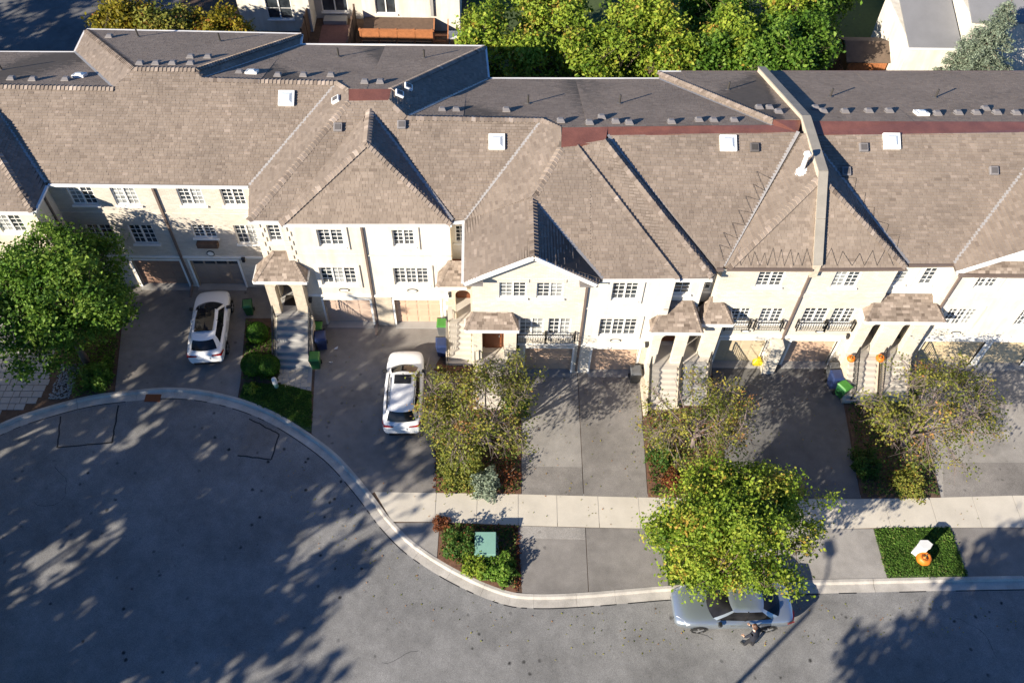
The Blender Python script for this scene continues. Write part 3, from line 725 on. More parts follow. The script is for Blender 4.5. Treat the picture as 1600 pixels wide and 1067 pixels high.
def medallion(house, x, y, z, w=.26, h=.12):
    m = MB(); n = 16
    m.add([(x+w*math.cos(2*math.pi*i/n), y-.035, z+h*math.sin(2*math.pi*i/n)) for i in range(n)]+[(x+w*math.cos(2*math.pi*i/n), y+.01, z+h*math.sin(2*math.pi*i/n)) for i in range(n)], [tuple(range(n))]+[(i, n+i, n+(i+1) % n, (i+1) % n) for i in range(n)])
    o = m.build('number_plaque', 'iron', house)
    m = MB(); w *= .8; h *= .75
    m.add([(x+w*math.cos(2*math.pi*i/n), y-.04, z+h*math.sin(2*math.pi*i/n)) for i in range(n)], [tuple(range(n))]); m.build('plaque_face', 'white_trim', o)
def walls(house, segs, x0, x1, yb, z1, mat, sides=True):
    """segs: (x0, x1, y, z0, z1, holes, material)"""
    for i, (a, b, y, c, d, holes, mt) in enumerate(segs):
        m = MB(); facade(m, a, b, y, c, d, holes)
        for h in holes:      # dark room or door leaf plane behind openings without windows
            pass
        m.build('front_wall', mt, house)
    m = MB(); y0 = segs[0][2]; y1 = segs[-1][2]
    m.quad((x0, y0, -.1), (x0, y0, z1), (x0, yb, z1), (x0, yb, -.1)); m.quad((x1, y1, -.1), (x1, yb, -.1), (x1, yb, z1), (x1, y1, z1))
    m.quad((x0, yb, -.1), (x0, yb, z1), (x1, yb, z1), (x1, yb, -.1))
    for s, t in zip(segs, segs[1:]):
        if abs(s[2]-t[2]) > .01: m.quad((s[1], s[2], -.1), (s[1], t[2], -.1), (s[1], t[2], z1), (s[1], s[2], z1))
    m.build('side_wall', mat, house)
def gutters(house, segs, mat='gutter_white'):
    for p, q in segs:
        m = MB(); p = Vector(p); q = Vector(q); d = (q-p).normalized(); out = Vector((d.y, -d.x, 0)); z = Vector((0, 0, -.05))
        m.bar(p+out*.06+z, q+out*.06+z, .12, .11); m.build('gutter', mat, house)
def hip_corner(*a): pass

def roof_bits(house, u):
    """vents, pipes and skylights that stand on a roof face"""
    for kind, lst in ROOFBITS.items():
        for k, x, y, z in lst:
            if UNIT_OF(k, x) != u: continue
            c, n, uu, vv = frame_of(ROOF[k]); M = Matrix(((uu[0], vv[0], n[0], x), (uu[1], vv[1], n[1], y), (uu[2], vv[2], n[2], z), (0, 0, 0, 1)))
            up = Matrix.Translation((x, y, z))
            def put(name, mb, mat, m=M, parent=house, bevel=0):
                me = mb.mesh(name, bevel=bevel); me.transform(m); return link(name, me, mat, parent)
            if kind == 'vent':
                b = MB().box(-.18, .18, -.17, .17, .0, .06)
                v = put('roof_vent', b, 'vent_grey')
                h = MB(); h.add([(-.17, -.2, .1), (.17, -.2, .1), (.17, .15, .06), (-.17, .15, .06), (-.11, -.11, .19), (.11, -.11, .19), (.11, .05, .16), (-.11, .05, .16)],
                                [(0, 1, 5, 4), (1, 2, 6, 5), (2, 3, 7, 6), (3, 0, 4, 7), (4, 5, 6, 7), (3, 2, 1, 0)])
                put('vent_hood', h, 'vent_grey', parent=v)
            elif kind == 'pipe':
                p = put('vent_pipe', MB().tube([(0, 0, -.05), (0, 0, .5)], .05, 8), 'pipe_dark', up)
                put('pipe_flashing', MB().tube([(0, 0, 0), (0, 0, .05)], [.17, .08], 10), 'vent_dark', parent=p)
            elif kind == 'box':
                dark = k in ('F6',); lite = k in ('R2E', 'W3')
                v = put('box_vent', MB().box(-.2, .2, -.2, .2, .02, .16), 'vent_dark' if dark else ('flue_white' if lite else 'vent_grey'), bevel=.02)
                put('vent_grille', MB().box(-.13, .13, -.13, .13, .16, .175), 'pipe_dark' if dark else 'vent_dark', parent=v)
            elif kind == 'sky':
                s = .37 if k[0] == 'F' else .28
                f = MB().box(-s, s, -s, -s+.06, 0, .14).box(-s, s, s-.06, s, 0, .14).box(-s, -s+.06, -s+.06, s-.06, 0, .14).box(s-.06, s, -s+.06, s-.06, 0, .14)
                v = put('skylight', f, 'flue_white')
                d = MB(); t = s-.06; d.add([(-t, -t, .1), (t, -t, .1), (t, t, .1), (-t, t, .1), (-t*.5, -t*.5, .2), (t*.5, -t*.5, .2), (t*.5, t*.5, .2), (-t*.5, t*.5, .2)], [(0, 1, 5, 4), (1, 2, 6, 5), (2, 3, 7, 6), (3, 0, 4, 7), (4, 5, 6, 7)])
                put('dome', d, 'skylight_white', parent=v)
            elif kind == 'flue':
                v = put('furnace_flue', MB().tube([(0, 0, -.1), (0, 0, .95)], .1, 12), 'flue_white', up)
                put('flue_cap', MB().tube([(0, 0, .95), (0, 0, 1.02), (0, 0, 1.12)], [.17, .17, .06], 12), 'flue_white', up, v)
                put('flue_collar', MB().tube([(0, 0, .0), (0, 0, .08)], [.3, .12], 12), 'flue_white', parent=v)
def UNIT_OF(k, x):
    for u, fs in FACES.items():
        for kk, lim in fs:
            if kk == k and (lim is None or lim[0] <= x < lim[1]): return u
ROOFBITS = {
 'vent': [('R0',-23.27,35.44,9.33),('R0',-22.21,35.38,9.36),('R0',-20.69,35.45,9.33),('R1N',-20.50,40.83,8.04),('R1N',-17.08,35.92,9.95),('R1N',-16.34,35.97,9.93),('R1N',-15.56,36.01,9.91),('R1N',-14.73,36.07,9.88),('R1N',-15.08,37.18,9.45),('R1N',-14.25,37.23,9.43),('R2N',-12.47,35.94,9.50),('R2N',-10.54,35.58,9.63),('R2N',-9.32,35.64,9.61),('R2N',-8.02,35.70,9.58),('R2N',-6.26,34.74,9.94),('R2N',-5.54,34.78,9.92),('R3N',-2.57,33.35,9.46),('R3N',-1.91,33.37,9.46),('R3N',0.43,33.41,9.46),('R3N',2.89,31.97,10.03),('R3N',4.18,31.74,10.13),('R3N',4.81,32.48,9.85),('R3N',5.39,31.93,10.06),('R3N',5.98,31.77,10.13),('R3N',7.92,31.89,10.10),('R3N',9.23,32.17,10.00),('R3N',9.90,32.13,10.02),('R3N',10.84,32.15,10.02),('R4N',12.27,33.40,9.78),('R4N',12.76,33.41,9.77),('R4N',13.02,32.85,9.99),('R5N',14.99,33.56,9.68),('R5N',15.21,33.12,9.84),('R5N',16.22,33.10,9.86),('R5N',17.36,33.17,9.84),('R5N',18.33,33.19,9.84),('R5N',20.46,32.89,9.97),('R5N',21.50,33.00,9.93),('R5N',22.37,33.06,9.91),('R5N',23.09,33.64,9.70),('R5N',23.35,33.08,9.91),('R5N',24.24,33.05,9.93),],
 'pipe': [('R1N',-19.08,41.07,7.94),('R1N',-14.58,40.44,8.17),('R2N',-8.21,39.09,8.30),('R2N',-3.79,39.04,8.31),('R3N',1.48,34.55,9.02),('R3N',5.90,34.64,9.02),('R4N',11.47,36.24,8.68),('R5N',16.29,35.34,9.03),('R5N',21.47,35.36,9.05),('R0',-24.52,36.99,8.73),],
 'box': [('W3',-7.44,33.44,9.90),('F3',-7.23,31.88,9.61),('F3',-4.35,32.03,9.68),('F6',11.45,30.36,10.01),('F7',16.35,30.43,10.03),('F7',15.52,29.46,9.49),('F7',22.15,29.55,9.54),('R2E',-4.24,34.57,9.81),('R2E',-4.58,33.73,10.05),],
 'sky': [('F1',-9.91,34.05,9.50),('F3',-0.01,31.38,9.30),('F6',10.29,30.53,10.10),('F7',17.64,30.70,10.18),('R2N',-11.86,35.97,9.49),('R5N',19.74,32.96,9.93),('R0',-20.31,36.10,9.07),],
 'flue': [('W6',13.32,28.99,9.92),],
}
def house(u, label, x0, x1, yf):
    return thing('townhouse', label, 'house', ((x0+x1)/2, yf, 0), 'row of brick and stucco townhouses')

def build_houses():
    # --- leftmost house, standing forward of its neighbour
    h = house('U0', 'leftmost townhouse cut by the frame, its roof standing forward beside the leafy maple', -30, -21, 28.75)
    W = [(-22.95, -21.75, 5.85, 6.95), (-24.9, -23.7, 5.85, 6.95), (-23.3, -22.1, 3.3, 4.5)]
    walls(h, [(-30, -20.98, 28.75, -.1, 7.4, W, 'stucco_cream')], -30, -20.98, 40, 7.4, 'stucco_cream')
    for w in W: window(h, *w, 28.75, 2)
    make_roof('U0', h); gutters(h, [((-30, 28.49, 7.45), (-20.8, 28.5, 7.45)), ((-20.8, 28.5, 7.45), (-20.79, 30.2, 7.45))])
    m = MB().bar((-20.93, 29.9, .2), (-20.93, 29.9, 7.3), .08, .1); m.build('downspout', 'gutter_brown', h)
    # --- pair with flush garages behind the white hatchback
    def pair(u, label, x0, x1, yb, wins, gar, gmat, lights):
        h = house(u, label, x0, x1, 30.5)
        holes = [w[:4] for w in wins]+[(gar[0], gar[1], -.1, gar[2], .26)]
        walls(h, [(x0, x1, 30.5, -.1, 7.42, holes, 'brick_beige')], x0, x1, yb, 7.42, 'brick_beige')
        for w in wins: window(h, *w[:4], 30.5, w[4] if len(w) > 4 else 2, blind=.3)
        garage(h, gar[0], gar[1], gar[2], 30.5, gmat, lights)
        MB().box(x0+.01, x1-.01, 30.46, 30.51, 5.45, 5.53).build('string_course', 'brick_cream', h)
        MB().box(x0+.01, x1-.01, 30.44, 30.51, 2.3, 2.42).build('string_course', 'white_trim', h)
        make_roof(u, h); roof_bits(h, u); return h
    h = pair('U1', 'beige brick townhouse with a brown garage door half hidden behind the maple', -20.97, -16.01, 39.9,
             [(-20.13, -18.94, 5.95, 7.08), (-18.1, -16.96, 5.95, 7.08), (-20.15, -18.92, 3.28, 4.6), (-18.1, -16.9, 3.28, 4.6)], (-18.7, -16.25, 2.05), 'garage_brown', False)
    gutters(h, [((-20.7, 30.33, 7.45), (-16.0, 30.32, 7.45)), ((-22.3, 40.3, 7.45), (-28, 40.2, 7.45)), ((-16.0, 42.3, 7.45), (-22.36, 42.36, 7.45)), ((-22.36, 42.3, 7.45), (-22.36, 40.4, 7.45))])
    downspout(h, -16.06, 30.5, 7.35); lamp(h, -19.0, 30.5, 2.25)
    h = pair('U2', 'beige brick townhouse with a taupe garage door behind the white hatchback', -15.99, -11.2, 40.9,
             [(-15.02, -13.86, 5.98, 7.08), (-13.0, -11.9, 5.98, 7.08), (-15.0, -13.86, 3.75, 4.65), (-12.92, -11.77, 3.35, 4.65)], (-15.72, -13.28, 2.08), 'garage_taupe', True)
    gutters(h, [((-16.0, 30.32, 7.45), (-11.5, 30.32, 7.45)), ((-10.73, 42.23, 7.45), (-16.0, 42.3, 7.45)), ((-10.67, 41.24, 7.45), (-10.73, 42.23, 7.45))])
    b = MB().box(-14.93, -13.9, 30.2, 30.49, 3.28, 3.58).build('window_box', 'wood_brown', h); MB().box(-14.88, -13.95, 30.24, 30.45, 3.58, 3.6).build('planter_soil', 'soil', b)
    medallion(h, -14.5, 30.5, 2.62, .2, .2); lamp(h, -12.9, 30.5, 2.3)
    # --- tall pale pair with the arched stone porch
    h = house('U3', 'cream stucco townhouse with the arched stone porch and long concrete stairs', -11.05, -6.06, 28.05)
    W = [(-8.17, -7.0, 5.88, 7.0, 2), (-8.45, -6.73, 3.17, 4.43, 3)]; L = (-10.5, -9.9, 5.82, 6.9, 1)
    walls(h, [(-11.05, -9.76, 28.35, 4.35, 7.42, [L[:4]], 'stucco_cream'), (-9.76, -6.06, 28.05, -.1, 7.42, [w[:4] for w in W]+[(-8.6, -6.3, -.1, 2.0, .26)], 'stucco_cream')], -11.05, -6.06, 40.6, 7.42, 'stucco_cream')
    for w in W: window(h, *w[:4], 28.05, w[4], surround=True, blind=.2)
    window(h, *L[:4], 28.35, 1, blind=.1)
    garage(h, -8.6, -6.3, 2.0, 28.05, 'garage_pinkish')
    MB().box(-9.74, -6.07, 27.98, 28.06, 2.28, 2.42).build('string_course', 'white_trim', h); MB().box(-9.74, -6.07, 28.0, 28.06, 5.25, 5.31).build('string_course', 'stucco_cream', h)
    for a, b in ((-9.74, -8.72), (-6.18, -6.07)): MB().box(a, b, 28.0, 28.06, -.05, 2.27).build('stone_facing', 'stone_base', h)
    medallion(h, -7.45, 28.05, 2.75)
    quoins(h, -9.76, 28.03, 2.5, 7.3, 'stucco_cream'); quoins(h, -11.04, 28.33, 4.9, 7.3, 'stucco_cream')
    m = MB(); arch_wall(m, [-11.05, -10.62, -9.8, -9.27], 27.45, 27.8, 1.62, 4.1); arch_wall(m, [-11.05, -11.0, -10.75, -10.74], 28.3, 28.35, 1.62, 4.1)
    m.box(-9.6, -9.27, 27.8, 28.05, 1.62, 4.1); m.box(-11.05, -10.75, 28.6, 29.0, 0, 4.1); m.build('porch_arch', 'stone_base', h)
    MB().box(-11.05, -9.27, 27.3, 29.6, -.05, 1.62).build('porch_floor', 'concrete_grey', h)
    MB().box(-11.05, -9.76, 29.6, 29.7, 1.62, 4.3).build('entry_wall', 'stucco_cream', h); d = MB().box(-10.7, -9.8, 29.54, 29.6, 1.62, 3.7).build('front_door', 'door_dark_and_shade', h); MB().box(-9.95, -9.9, 29.5, 29.54, 2.55, 2.7).build('handle', 'rim', d)
    MB().box(-10.6, -9.85, 27.95, 28.6, 1.62, 1.64).build('door_mat', 'door_dark_and_shade', h)
    porch_roof(h, -11.45, -8.97, 27.28, 4.22, 28.34, 5.2, .95, .8)
    stairs(h, -10.82, -9.22, 27.28, 25.3, 1.62, 8, 'concrete_grey'); railing(h, [(-10.9, 27.2, 1.62), (-10.9, 25.4, .1)]); railing(h, [(-9.14, 27.2, 1.62), (-9.14, 25.4, .1)])
    make_roof('U3', h); roof_bits(h, 'U3')
    gutters(h, [((-11.1, 28.03, 7.5), (-9.7, 28.03, 7.5)), ((-9.68, 27.86, 7.5), (-6.05, 27.91, 7.5)), ((-6.05, 41.27, 7.5), (-10.67, 41.25, 7.47))], 'gutter_white')
    downspout(h, -6.1, 28.05, 7.35); lamp(h, -9.2, 28.0, 2.15)
    h = house('U4', 'cream stucco townhouse with a salmon garage door behind the white crossover', -6.04, -1.2, 28.05)
    W = [(-4.75, -3.75, 5.94, 7.02, 2), (-4.92, -3.25, 3.22, 4.44, 3)]
    walls(h, [(-6.04, -2.1, 28.05, -.1, 7.42, [w[:4] for w in W]+[(-5.08, -2.8, -.1, 2.03, .26)], 'stucco_white'), (-2.1, -1.06, 28.75, -.1, 7.42, [(-1.93, -1.45, 5.45, 6.55)], 'stucco_white')], -6.04, -1.06, 40.6, 7.42, 'stucco_cream')
    for w in W: window(h, *w[:4], 28.05, w[4], surround=True, blind=.1)
    window(h, -1.93, -1.45, 5.45, 6.55, 28.75, 1, 2, 4, 0); garage(h, -5.08, -2.8, 2.03, 28.05, 'garage_salmon')
    MB().box(-6.03, -2.12, 27.98, 28.06, 2.28, 2.42).build('string_course', 'white_trim', h); MB().box(-6.03, -2.12, 28.0, 28.06, 5.25, 5.31).build('string_course', 'stucco_cream', h)
    MB().box(-6.02, -5.2, 28.0, 28.06, -.05, 2.27).build('stone_facing', 'stone_base', h); medallion(h, -4.1, 28.05, 2.75)
    quoins(h, -2.1, 28.03, .1, 2.2, 'stone_base', -1)
    m = MB(); arch_wall(m, [-2.12, -1.95, -1.22, -1.07], 27.2, 27.5, 1.6, 4.02); m.build('porch_arch', 'stone_base', h)
    MB().box(-2.1, -1.07, 28.6, 28.74, 1.6, 4.3).build('entry_wall', 'door_brown', h); d = MB().box(-1.95, -1.2, 28.54, 28.6, 1.6, 3.6).build('front_door', 'door_brown', h); MB().box(-1.32, -1.28, 28.5, 28.54, 2.5, 2.65).build('handle', 'rim', d)
    MB().box(-2.4, -1.07, 27.1, 28.6, -.05, 1.6).build('porch_floor', 'concrete', h)
    porch_roof(h, -2.78, -1.42, 27.1, 4.15, 28.0, 5.0, .6, .05)
    stairs(h, -2.3, -1.2, 27.08, 25.5, 1.6, 8); railing(h, [(-2.38, 27.0, 1.6), (-2.38, 25.6, .1)])
    make_roof('U4', h); roof_bits(h, 'U4'); lamp(h, -2.25, 28.05, 2.6)
    gutters(h, [((-6.05, 27.91, 7.5), (-2.0, 27.96, 7.5)), ((-2.0, 28.1, 7.5), (-1.43, 28.21, 7.5)), ((-.71, 41.28, 7.5), (-6.05, 41.27, 7.5)), ((-.51, 38.5, 7.5), (-.71, 41.28, 7.5)), ((-1.55, 38.44, 7.5), (-.6, 38.45, 7.5))])
    # --- gabled brick house
    h = house('U5', 'pale brick townhouse with a front gable and iron balcony rails', -1.04, 4.05, 25.1)
    W = [(.15, 1.35, 5.8, 6.85, 2), (1.8, 2.98, 5.8, 6.85, 2), (1.1, 2.24, 3.05, 4.33, 2), (2.45, 3.5, 3.05, 4.33, 2)]
    walls(h, [(-1.04, 4.05, 25.1, -.1, 7.38, [w[:4] for w in W]+[(1.44, 3.72, -.1, 2.05, .26), (-.65, .4, 1.65, 4.05, .36)], 'brick_cream')], -1.04, 4.05, 38.1, 7.38, 'brick_cream')
    for w in W: window(h, *w[:4], 25.1, w[4], blind=.5)
    MB().add([(-1.04, 25.098, 7.38), (4.05, 25.098, 7.38), (1.55, 25.098, 8.85), (-1.04, 25.3, 7.38), (4.05, 25.3, 7.38), (1.55, 25.3, 8.85)], [(0, 1, 2), (5, 4, 3), (0, 2, 5, 3), (1, 4, 5, 2)]).build('gable_wall', 'brick_cream', h)
    m = MB(); m.bar((-1.36, 24.56, 7.32), (1.58, 24.56, 9.03), .07, .2); m.bar((1.58, 24.56, 9.03), (4.32, 24.56, 7.32), .07, .2); m.build('rake_board', 'white_trim', h)
    m = MB(); m.quad((-1.3, 24.6, 7.22), (-1.3, 25.1, 7.22), (1.58, 25.1, 8.9), (1.58, 24.6, 8.9)); m.quad((1.58, 24.6, 8.9), (1.58, 25.1, 8.9), (4.3, 25.1, 7.22), (4.3, 24.6, 7.22)); m.build('soffit', 'white_trim', h)
    for a, b in ((-1.4, -.55), (3.6, 4.4)): MB().box(a, b, 24.55, 25.09, 7.2, 7.3).build('eave_return', 'vent_grey', h)
    garage(h, 1.44, 3.72, 2.05, 25.1, 'garage_salmon'); MB().box(-1.02, 4.04, 25.06, 25.12, 5.2, 5.42).build('string_course', 'brick_cream', h); MB().box(1.0, 4.03, 25.05, 25.12, 2.3, 2.42).build('string_course', 'white_trim', h)
    for w in W[:2]: MB().box(w[0]-.1, w[1]+.1, 25.06, 25.12, w[3]+.02, w[3]+.22).build('lintel', 'brick_cream', h)
    balcony(h, 1.03, 2.33, 25.08, 2.72, 3.4); balcony(h, 2.38, 3.72, 25.08, 2.72, 3.4)
    m = MB(); m.box(-1.05, -.62, 24.68, 25.08, 1.65, 4.16).box(.42, .98, 24.68, 25.08, 0, 4.16); m.box(-.62, .42, 24.68, 25.08, 3.95, 4.16); m.build('porch_pillar', 'brick_cream', h)
    MB().box(-.7, .45, 25.44, 25.5, 1.6, 4.1).build('entry_wall', 'door_brown', h); d = MB().box(-.5, .3, 25.38, 25.44, 1.65, 3.75).build('front_door', 'door_brown', h); MB().box(.16, .2, 25.34, 25.38, 2.55, 2.7).build('handle', 'rim', d)
    MB().box(-1.0, .7, 24.6, 26.3, -.05, 1.645).build('porch_floor', 'concrete', h)
    porch_roof(h, -1.36, 1.04, 24.42, 4.3, 25.08, 4.78, .35, .35)
    stairs(h, -.88, .56, 24.6, 22.9, 1.64, 8); railing(h, [(-.96, 24.5, 1.64), (-.96, 23.0, .1)]); railing(h, [(.64, 24.5, 1.64), (.64, 23.0, .1)])
    make_roof('U5', h); roof_bits(h, 'U5'); gutters(h, [((-1.43, 28.2, 7.45), (-1.36, 24.6, 7.42)), ((4.08, 38.55, 7.5), (-1.55, 38.44, 7.5))])
    downspout(h, 4.0, 25.1, 7.3, kick=False); lamp(h, 1.05, 25.1, 2.2)
    # --- white stucco house beside it
    h = house('U6', 'white stucco townhouse between the gabled brick house and the pale brick pair', 4.07, 9.33, 25.1)
    W = [(5.13, 6.3, 5.7, 6.93, 2), (4.82, 6.58, 3.08, 4.4, 3)]
    walls(h, [(4.07, 7.85, 25.1, -.1, 7.38, [w[:4] for w in W]+[(4.68, 6.92, -.1, 2.05, .26)], 'stucco_white'), (7.85, 9.33, 25.65, -.1, 7.34, [(7.97, 8.78, 5.5, 6.5), (7.95, 8.75, 1.64, 3.9, .3)], 'stucco_white')], 4.07, 9.33, 38.2, 7.34, 'stucco_white')
    for w in W: window(h, *w[:4], 25.1, w[4], surround=True, blind=.15)
    window(h, 7.97, 8.78, 5.5, 6.5, 25.65, 1, 2, 4, 0); garage(h, 4.68, 6.92, 2.05, 25.1, 'garage_salmon'); medallion(h, 5.7, 25.1, 2.72)
    MB().box(4.08, 7.83, 25.03, 25.11, 2.28, 2.42).build('string_course', 'white_trim', h); MB().box(4.08, 7.83, 25.05, 25.11, 5.1, 5.16).build('string_course', 'stucco_white', h)
    MB().box(7.05, 7.84, 25.04, 25.11, -.05, 2.27).build('stone_facing', 'stone_base', h)
    MB().box(7.9, 8.8, 25.93, 25.98, 1.6, 4.0).build('entry_wall', 'stucco_cream', h); d = MB().box(7.98, 8.72, 25.88, 25.93, 1.64, 3.8).build('front_door', 'door_brown', h); MB().box(8.6, 8.64, 25.84, 25.88, 2.5, 2.65).build('handle', 'rim', d)
    m = MB(); arch_wall(m, [7.3, 7.7, 8.42, 8.95], 24.55, 24.85, 1.62, 4.12); m.box(7.3, 7.6, 24.85, 25.09, 1.62, 4.12); m.build('porch_arch', 'brick_cream', h)
    MB().box(7.3, 8.95, 24.4, 26.5, -.05, 1.63).build('porch_floor', 'concrete', h)
    porch_roof(h, 7.08, 9.42, 24.38, 4.3, 25.63, 5.05, .75, .45)
    stairs(h, 7.48, 8.74, 24.38, 22.95, 1.62, 8); railing(h, [(7.4, 24.3, 1.62), (7.4, 23.0, .1)]); railing(h, [(8.83, 24.3, 1.62), (8.83, 23.0, .1)])
    MB().box(7.16, 7.32, 22.6, 25.0, -.05, .55).build('retaining_wall', 'stone_base', h)
    quoins(h, 7.85, 25.08, 2.5, 7.2, 'stucco_white', -1); lamp(h, 7.2, 25.1, 2.55)
    make_roof('U6', h); roof_bits(h, 'U6'); gutters(h, [((4.6, 24.88, 7.4), (7.93, 24.93, 7.4)), ((7.96, 25.0, 7.3), (9.38, 25.04, 7.3)), ((8.48, 38.64, 7.5), (4.08, 38.55, 7.5)), ((9.72, 39.26, 7.5), (8.5, 39.24, 7.5))], 'gutter_white')
    # --- brick pair either side of the party wall
    h = house('U7', 'pale brick townhouse left of the raised party wall with a zigzag cable on its eave', 9.35, 13.94, 25.7)
    W = [(11.65, 12.82, 6.0, 7.0, 2), (10.97, 11.9, 3.38, 4.45, 2), (12.4, 13.44, 3.38, 4.45, 2)]
    walls(h, [(9.35, 10.0, 26.4, -.1, 7.4, [(9.42, 9.95, 4.9, 5.9)], 'stucco_white'), (10.0, 13.94, 25.7, -.1, 7.42, [w[:4] for w in W]+[(10.95, 13.25, -.1, 2.03, .26)], 'brick_cream')], 9.35, 13.94, 38.9, 7.42, 'brick_cream')
    for w in W: window(h, *w[:4], 25.7, w[4], blind=.35)
    window(h, 9.42, 9.95, 4.9, 5.9, 26.4, 1, 2, 3, 0); garage(h, 10.95, 13.25, 2.03, 25.7, 'garage_tan'); medallion(h, 12.0, 25.7, 2.75, .24, .1)
    balcony(h, 10.85, 12.02, 25.68, 3.05, 3.7); balcony(h, 12.28, 13.55, 25.68, 3.05, 3.7)
    MB().box(10.01, 13.92, 25.64, 25.71, 2.28, 2.42).build('string_course', 'white_trim', h); MB().box(10.01, 13.92, 25.65, 25.71, 5.35, 5.6).build('string_course', 'brick_cream', h)
    m = MB(); m.box(13.33, 13.93, 25.1, 25.69, -.05, 2.2); m.build('garage_pier', 'brick_cream', h)
    MB().box(9.36, 10.0, 26.33, 26.38, 1.6, 4.1).build('entry_wall', 'door_dark_and_shade', h); d = MB().box(9.4, 9.98, 26.28, 26.33, 1.64, 3.65).build('front_door', 'door_dark_and_shade', h); MB().box(9.86, 9.9, 26.24, 26.28, 2.5, 2.65).build('handle', 'rim', d)  # entry wall coloured near black for the shade inside the porch
    m = MB(); m.box(9.78, 10.5, 24.95, 25.68, 1.62, 4.1); m.box(9.0, 9.78, 24.98, 25.3, 3.95, 4.1); m.build('porch_pillar', 'brick_cream', h)
    MB().box(8.98, 10.5, 24.7, 26.3, -.05, 1.63).build('porch_floor', 'concrete', h)
    porch_roof(h, 9.5, 10.92, 24.88, 4.3, 25.9, 5.0, .45, .55)
    stairs(h, 9.08, 10.2, 24.68, 23.2, 1.62, 8, 'concrete_grey'); railing(h, [(10.28, 24.6, 1.62), (10.28, 23.3, .1)]); lamp(h, 10.7, 25.7, 2.6)
    make_roof('U7', h); roof_bits(h, 'U7'); gutters(h, [((10.05, 25.48, 7.5), (13.8, 25.5, 7.5)), ((9.6, 25.48, 7.48), (9.9, 25.48, 7.48)), ((13.8, 39.35, 7.5), (9.72, 39.26, 7.5))], 'gutter_brown')
    # raised party wall with coping
    prof = [(25.45, 7.45), (28.3, 10.3), (30.93, 10.32), (31.9, 10.32), (39.42, 7.5)]
    m = MB(); n = len(prof); v = [(x, y, z+dz) for x in (13.79, 14.11) for dz in (-.5, .24) for y, z in prof]
    f = []
    for i in range(n-1):
        f += [(i, i+n, i+n+1, i+1), (2*n+i, 2*n+i+1, 3*n+i+1, 3*n+i), (n+i, 3*n+i, 3*n+i+1, n+i+1)]
    f += [(0, 2*n, 3*n, n), (n-1, 2*n-1, 4*n-1, 3*n-1)]
    pw = m.add(v, f).build('party_wall', 'stone_base', h)
    for i in range(n-1):
        (ya, za), (yb, zb) = prof[i], prof[i+1]; L = math.hypot(yb-ya, zb-za); k = max(1, int(L/1.5))
        for j in range(k):
            a, b = j/k, (j+1)/k-.012/L
            MB().bar((13.95, ya+(yb-ya)*a, za+(zb-za)*a+.27), (13.95, ya+(yb-ya)*b, za+(zb-za)*b+.27), .40, .06).build('coping', 'coping_stone', pw)
    downspout(h, 13.9, 25.7, 7.3, 'gutter_brown', kick=False)
    def zig(pa, pb, up, n, name, hh, par):
        m = MB(); pts = []; rn = random.Random(n)
        for i in range(2*n+1):
            a = Vector(pa)+(Vector(pb)-Vector(pa))*((i+rn.uniform(-.25, .25))/(2*n)); pts.append(a+Vector(up)*((i % 2)*rn.uniform(.7, 1.1))+Vector((0, -.02, .05)))
        m.tube(pts, .009, 4); m.build('heat_cable', 'iron', par)
    zig((10.3, 25.55, 7.55), (13.7, 25.57, 7.55), (0, .5, .5), 9, 'c', 1, h)
    zig((9.95, 25.75, 7.6), (12.2, 29.1, 9.36), (-.55, .5, .3), 7, 'c', 1, h)
    h = house('U8', 'pale brick townhouse right of the raised party wall with iron balcony rails', 13.96, 19.0, 25.7)
    W = [(15.05, 16.2, 6.0, 7.05, 2), (14.42, 15.55, 3.38, 4.5, 2), (15.78, 16.82, 3.38, 4.5, 2)]
    walls(h, [(13.96, 17.75, 25.7, -.1, 7.42, [w[:4] for w in W]+[(14.45, 16.72, -.1, 2.03, .26)], 'brick_cream'), (17.75, 18.98, 26.1, -.1, 7.42, [(17.95, 18.6, 5.8, 6.8), (17.9, 18.7, 1.64, 3.9, .5)], 'stucco_white')], 13.96, 18.98, 38.9, 7.42, 'brick_cream')
    for w in W: window(h, *w[:4], 25.7, w[4], blind=.3)
    window(h, 17.95, 18.6, 5.8, 6.8, 26.1, 1, 2, 4, .5); garage(h, 14.45, 16.72, 2.03, 25.7, 'garage_salmon'); medallion(h, 15.6, 25.7, 2.75, .24, .1)
    balcony(h, 14.3, 15.62, 25.68, 3.05, 3.7); balcony(h, 15.66, 16.95, 25.68, 3.05, 3.7)
    MB().box(13.98, 17.74, 25.64, 25.71, 2.28, 2.42).build('string_course', 'white_trim', h); MB().box(13.98, 17.74, 25.65, 25.71, 5.35, 5.6).build('string_course', 'brick_cream', h)
    MB().box(17.76, 18.97, 26.6, 26.64, 1.6, 4.1).build('entry_wall', 'door_dark_and_shade', h); d = MB().box(17.95, 18.68, 26.55, 26.6, 1.64, 3.65).build('front_door', 'door_dark_and_shade', h); MB().box(18.56, 18.6, 26.51, 26.55, 2.5, 2.65).build('handle', 'rim', d)  # porch shade painted in: the entry wall takes the dark door colour
    m = MB(); arch_wall(m, [17.05, 17.62, 18.2, 18.85], 25.15, 25.5, 1.7, 4.32); m.box(17.05, 17.5, 25.5, 25.69, 1.7, 4.32); m.build('porch_arch', 'brick_cream', h)
    MB().box(17.05, 18.98, 25.0, 26.55, -.05, 1.7).build('porch_floor', 'concrete', h)
    porch_roof(h, 17.05, 20.72, 24.95, 4.5, 26.08, 5.15, .6, .6)
    stairs(h, 17.15, 18.5, 24.98, 23.4, 1.68, 8); railing(h, [(17.42, 24.9, 1.68), (17.42, 23.5, .1)]); lamp(h, 17.0, 25.7, 2.55)
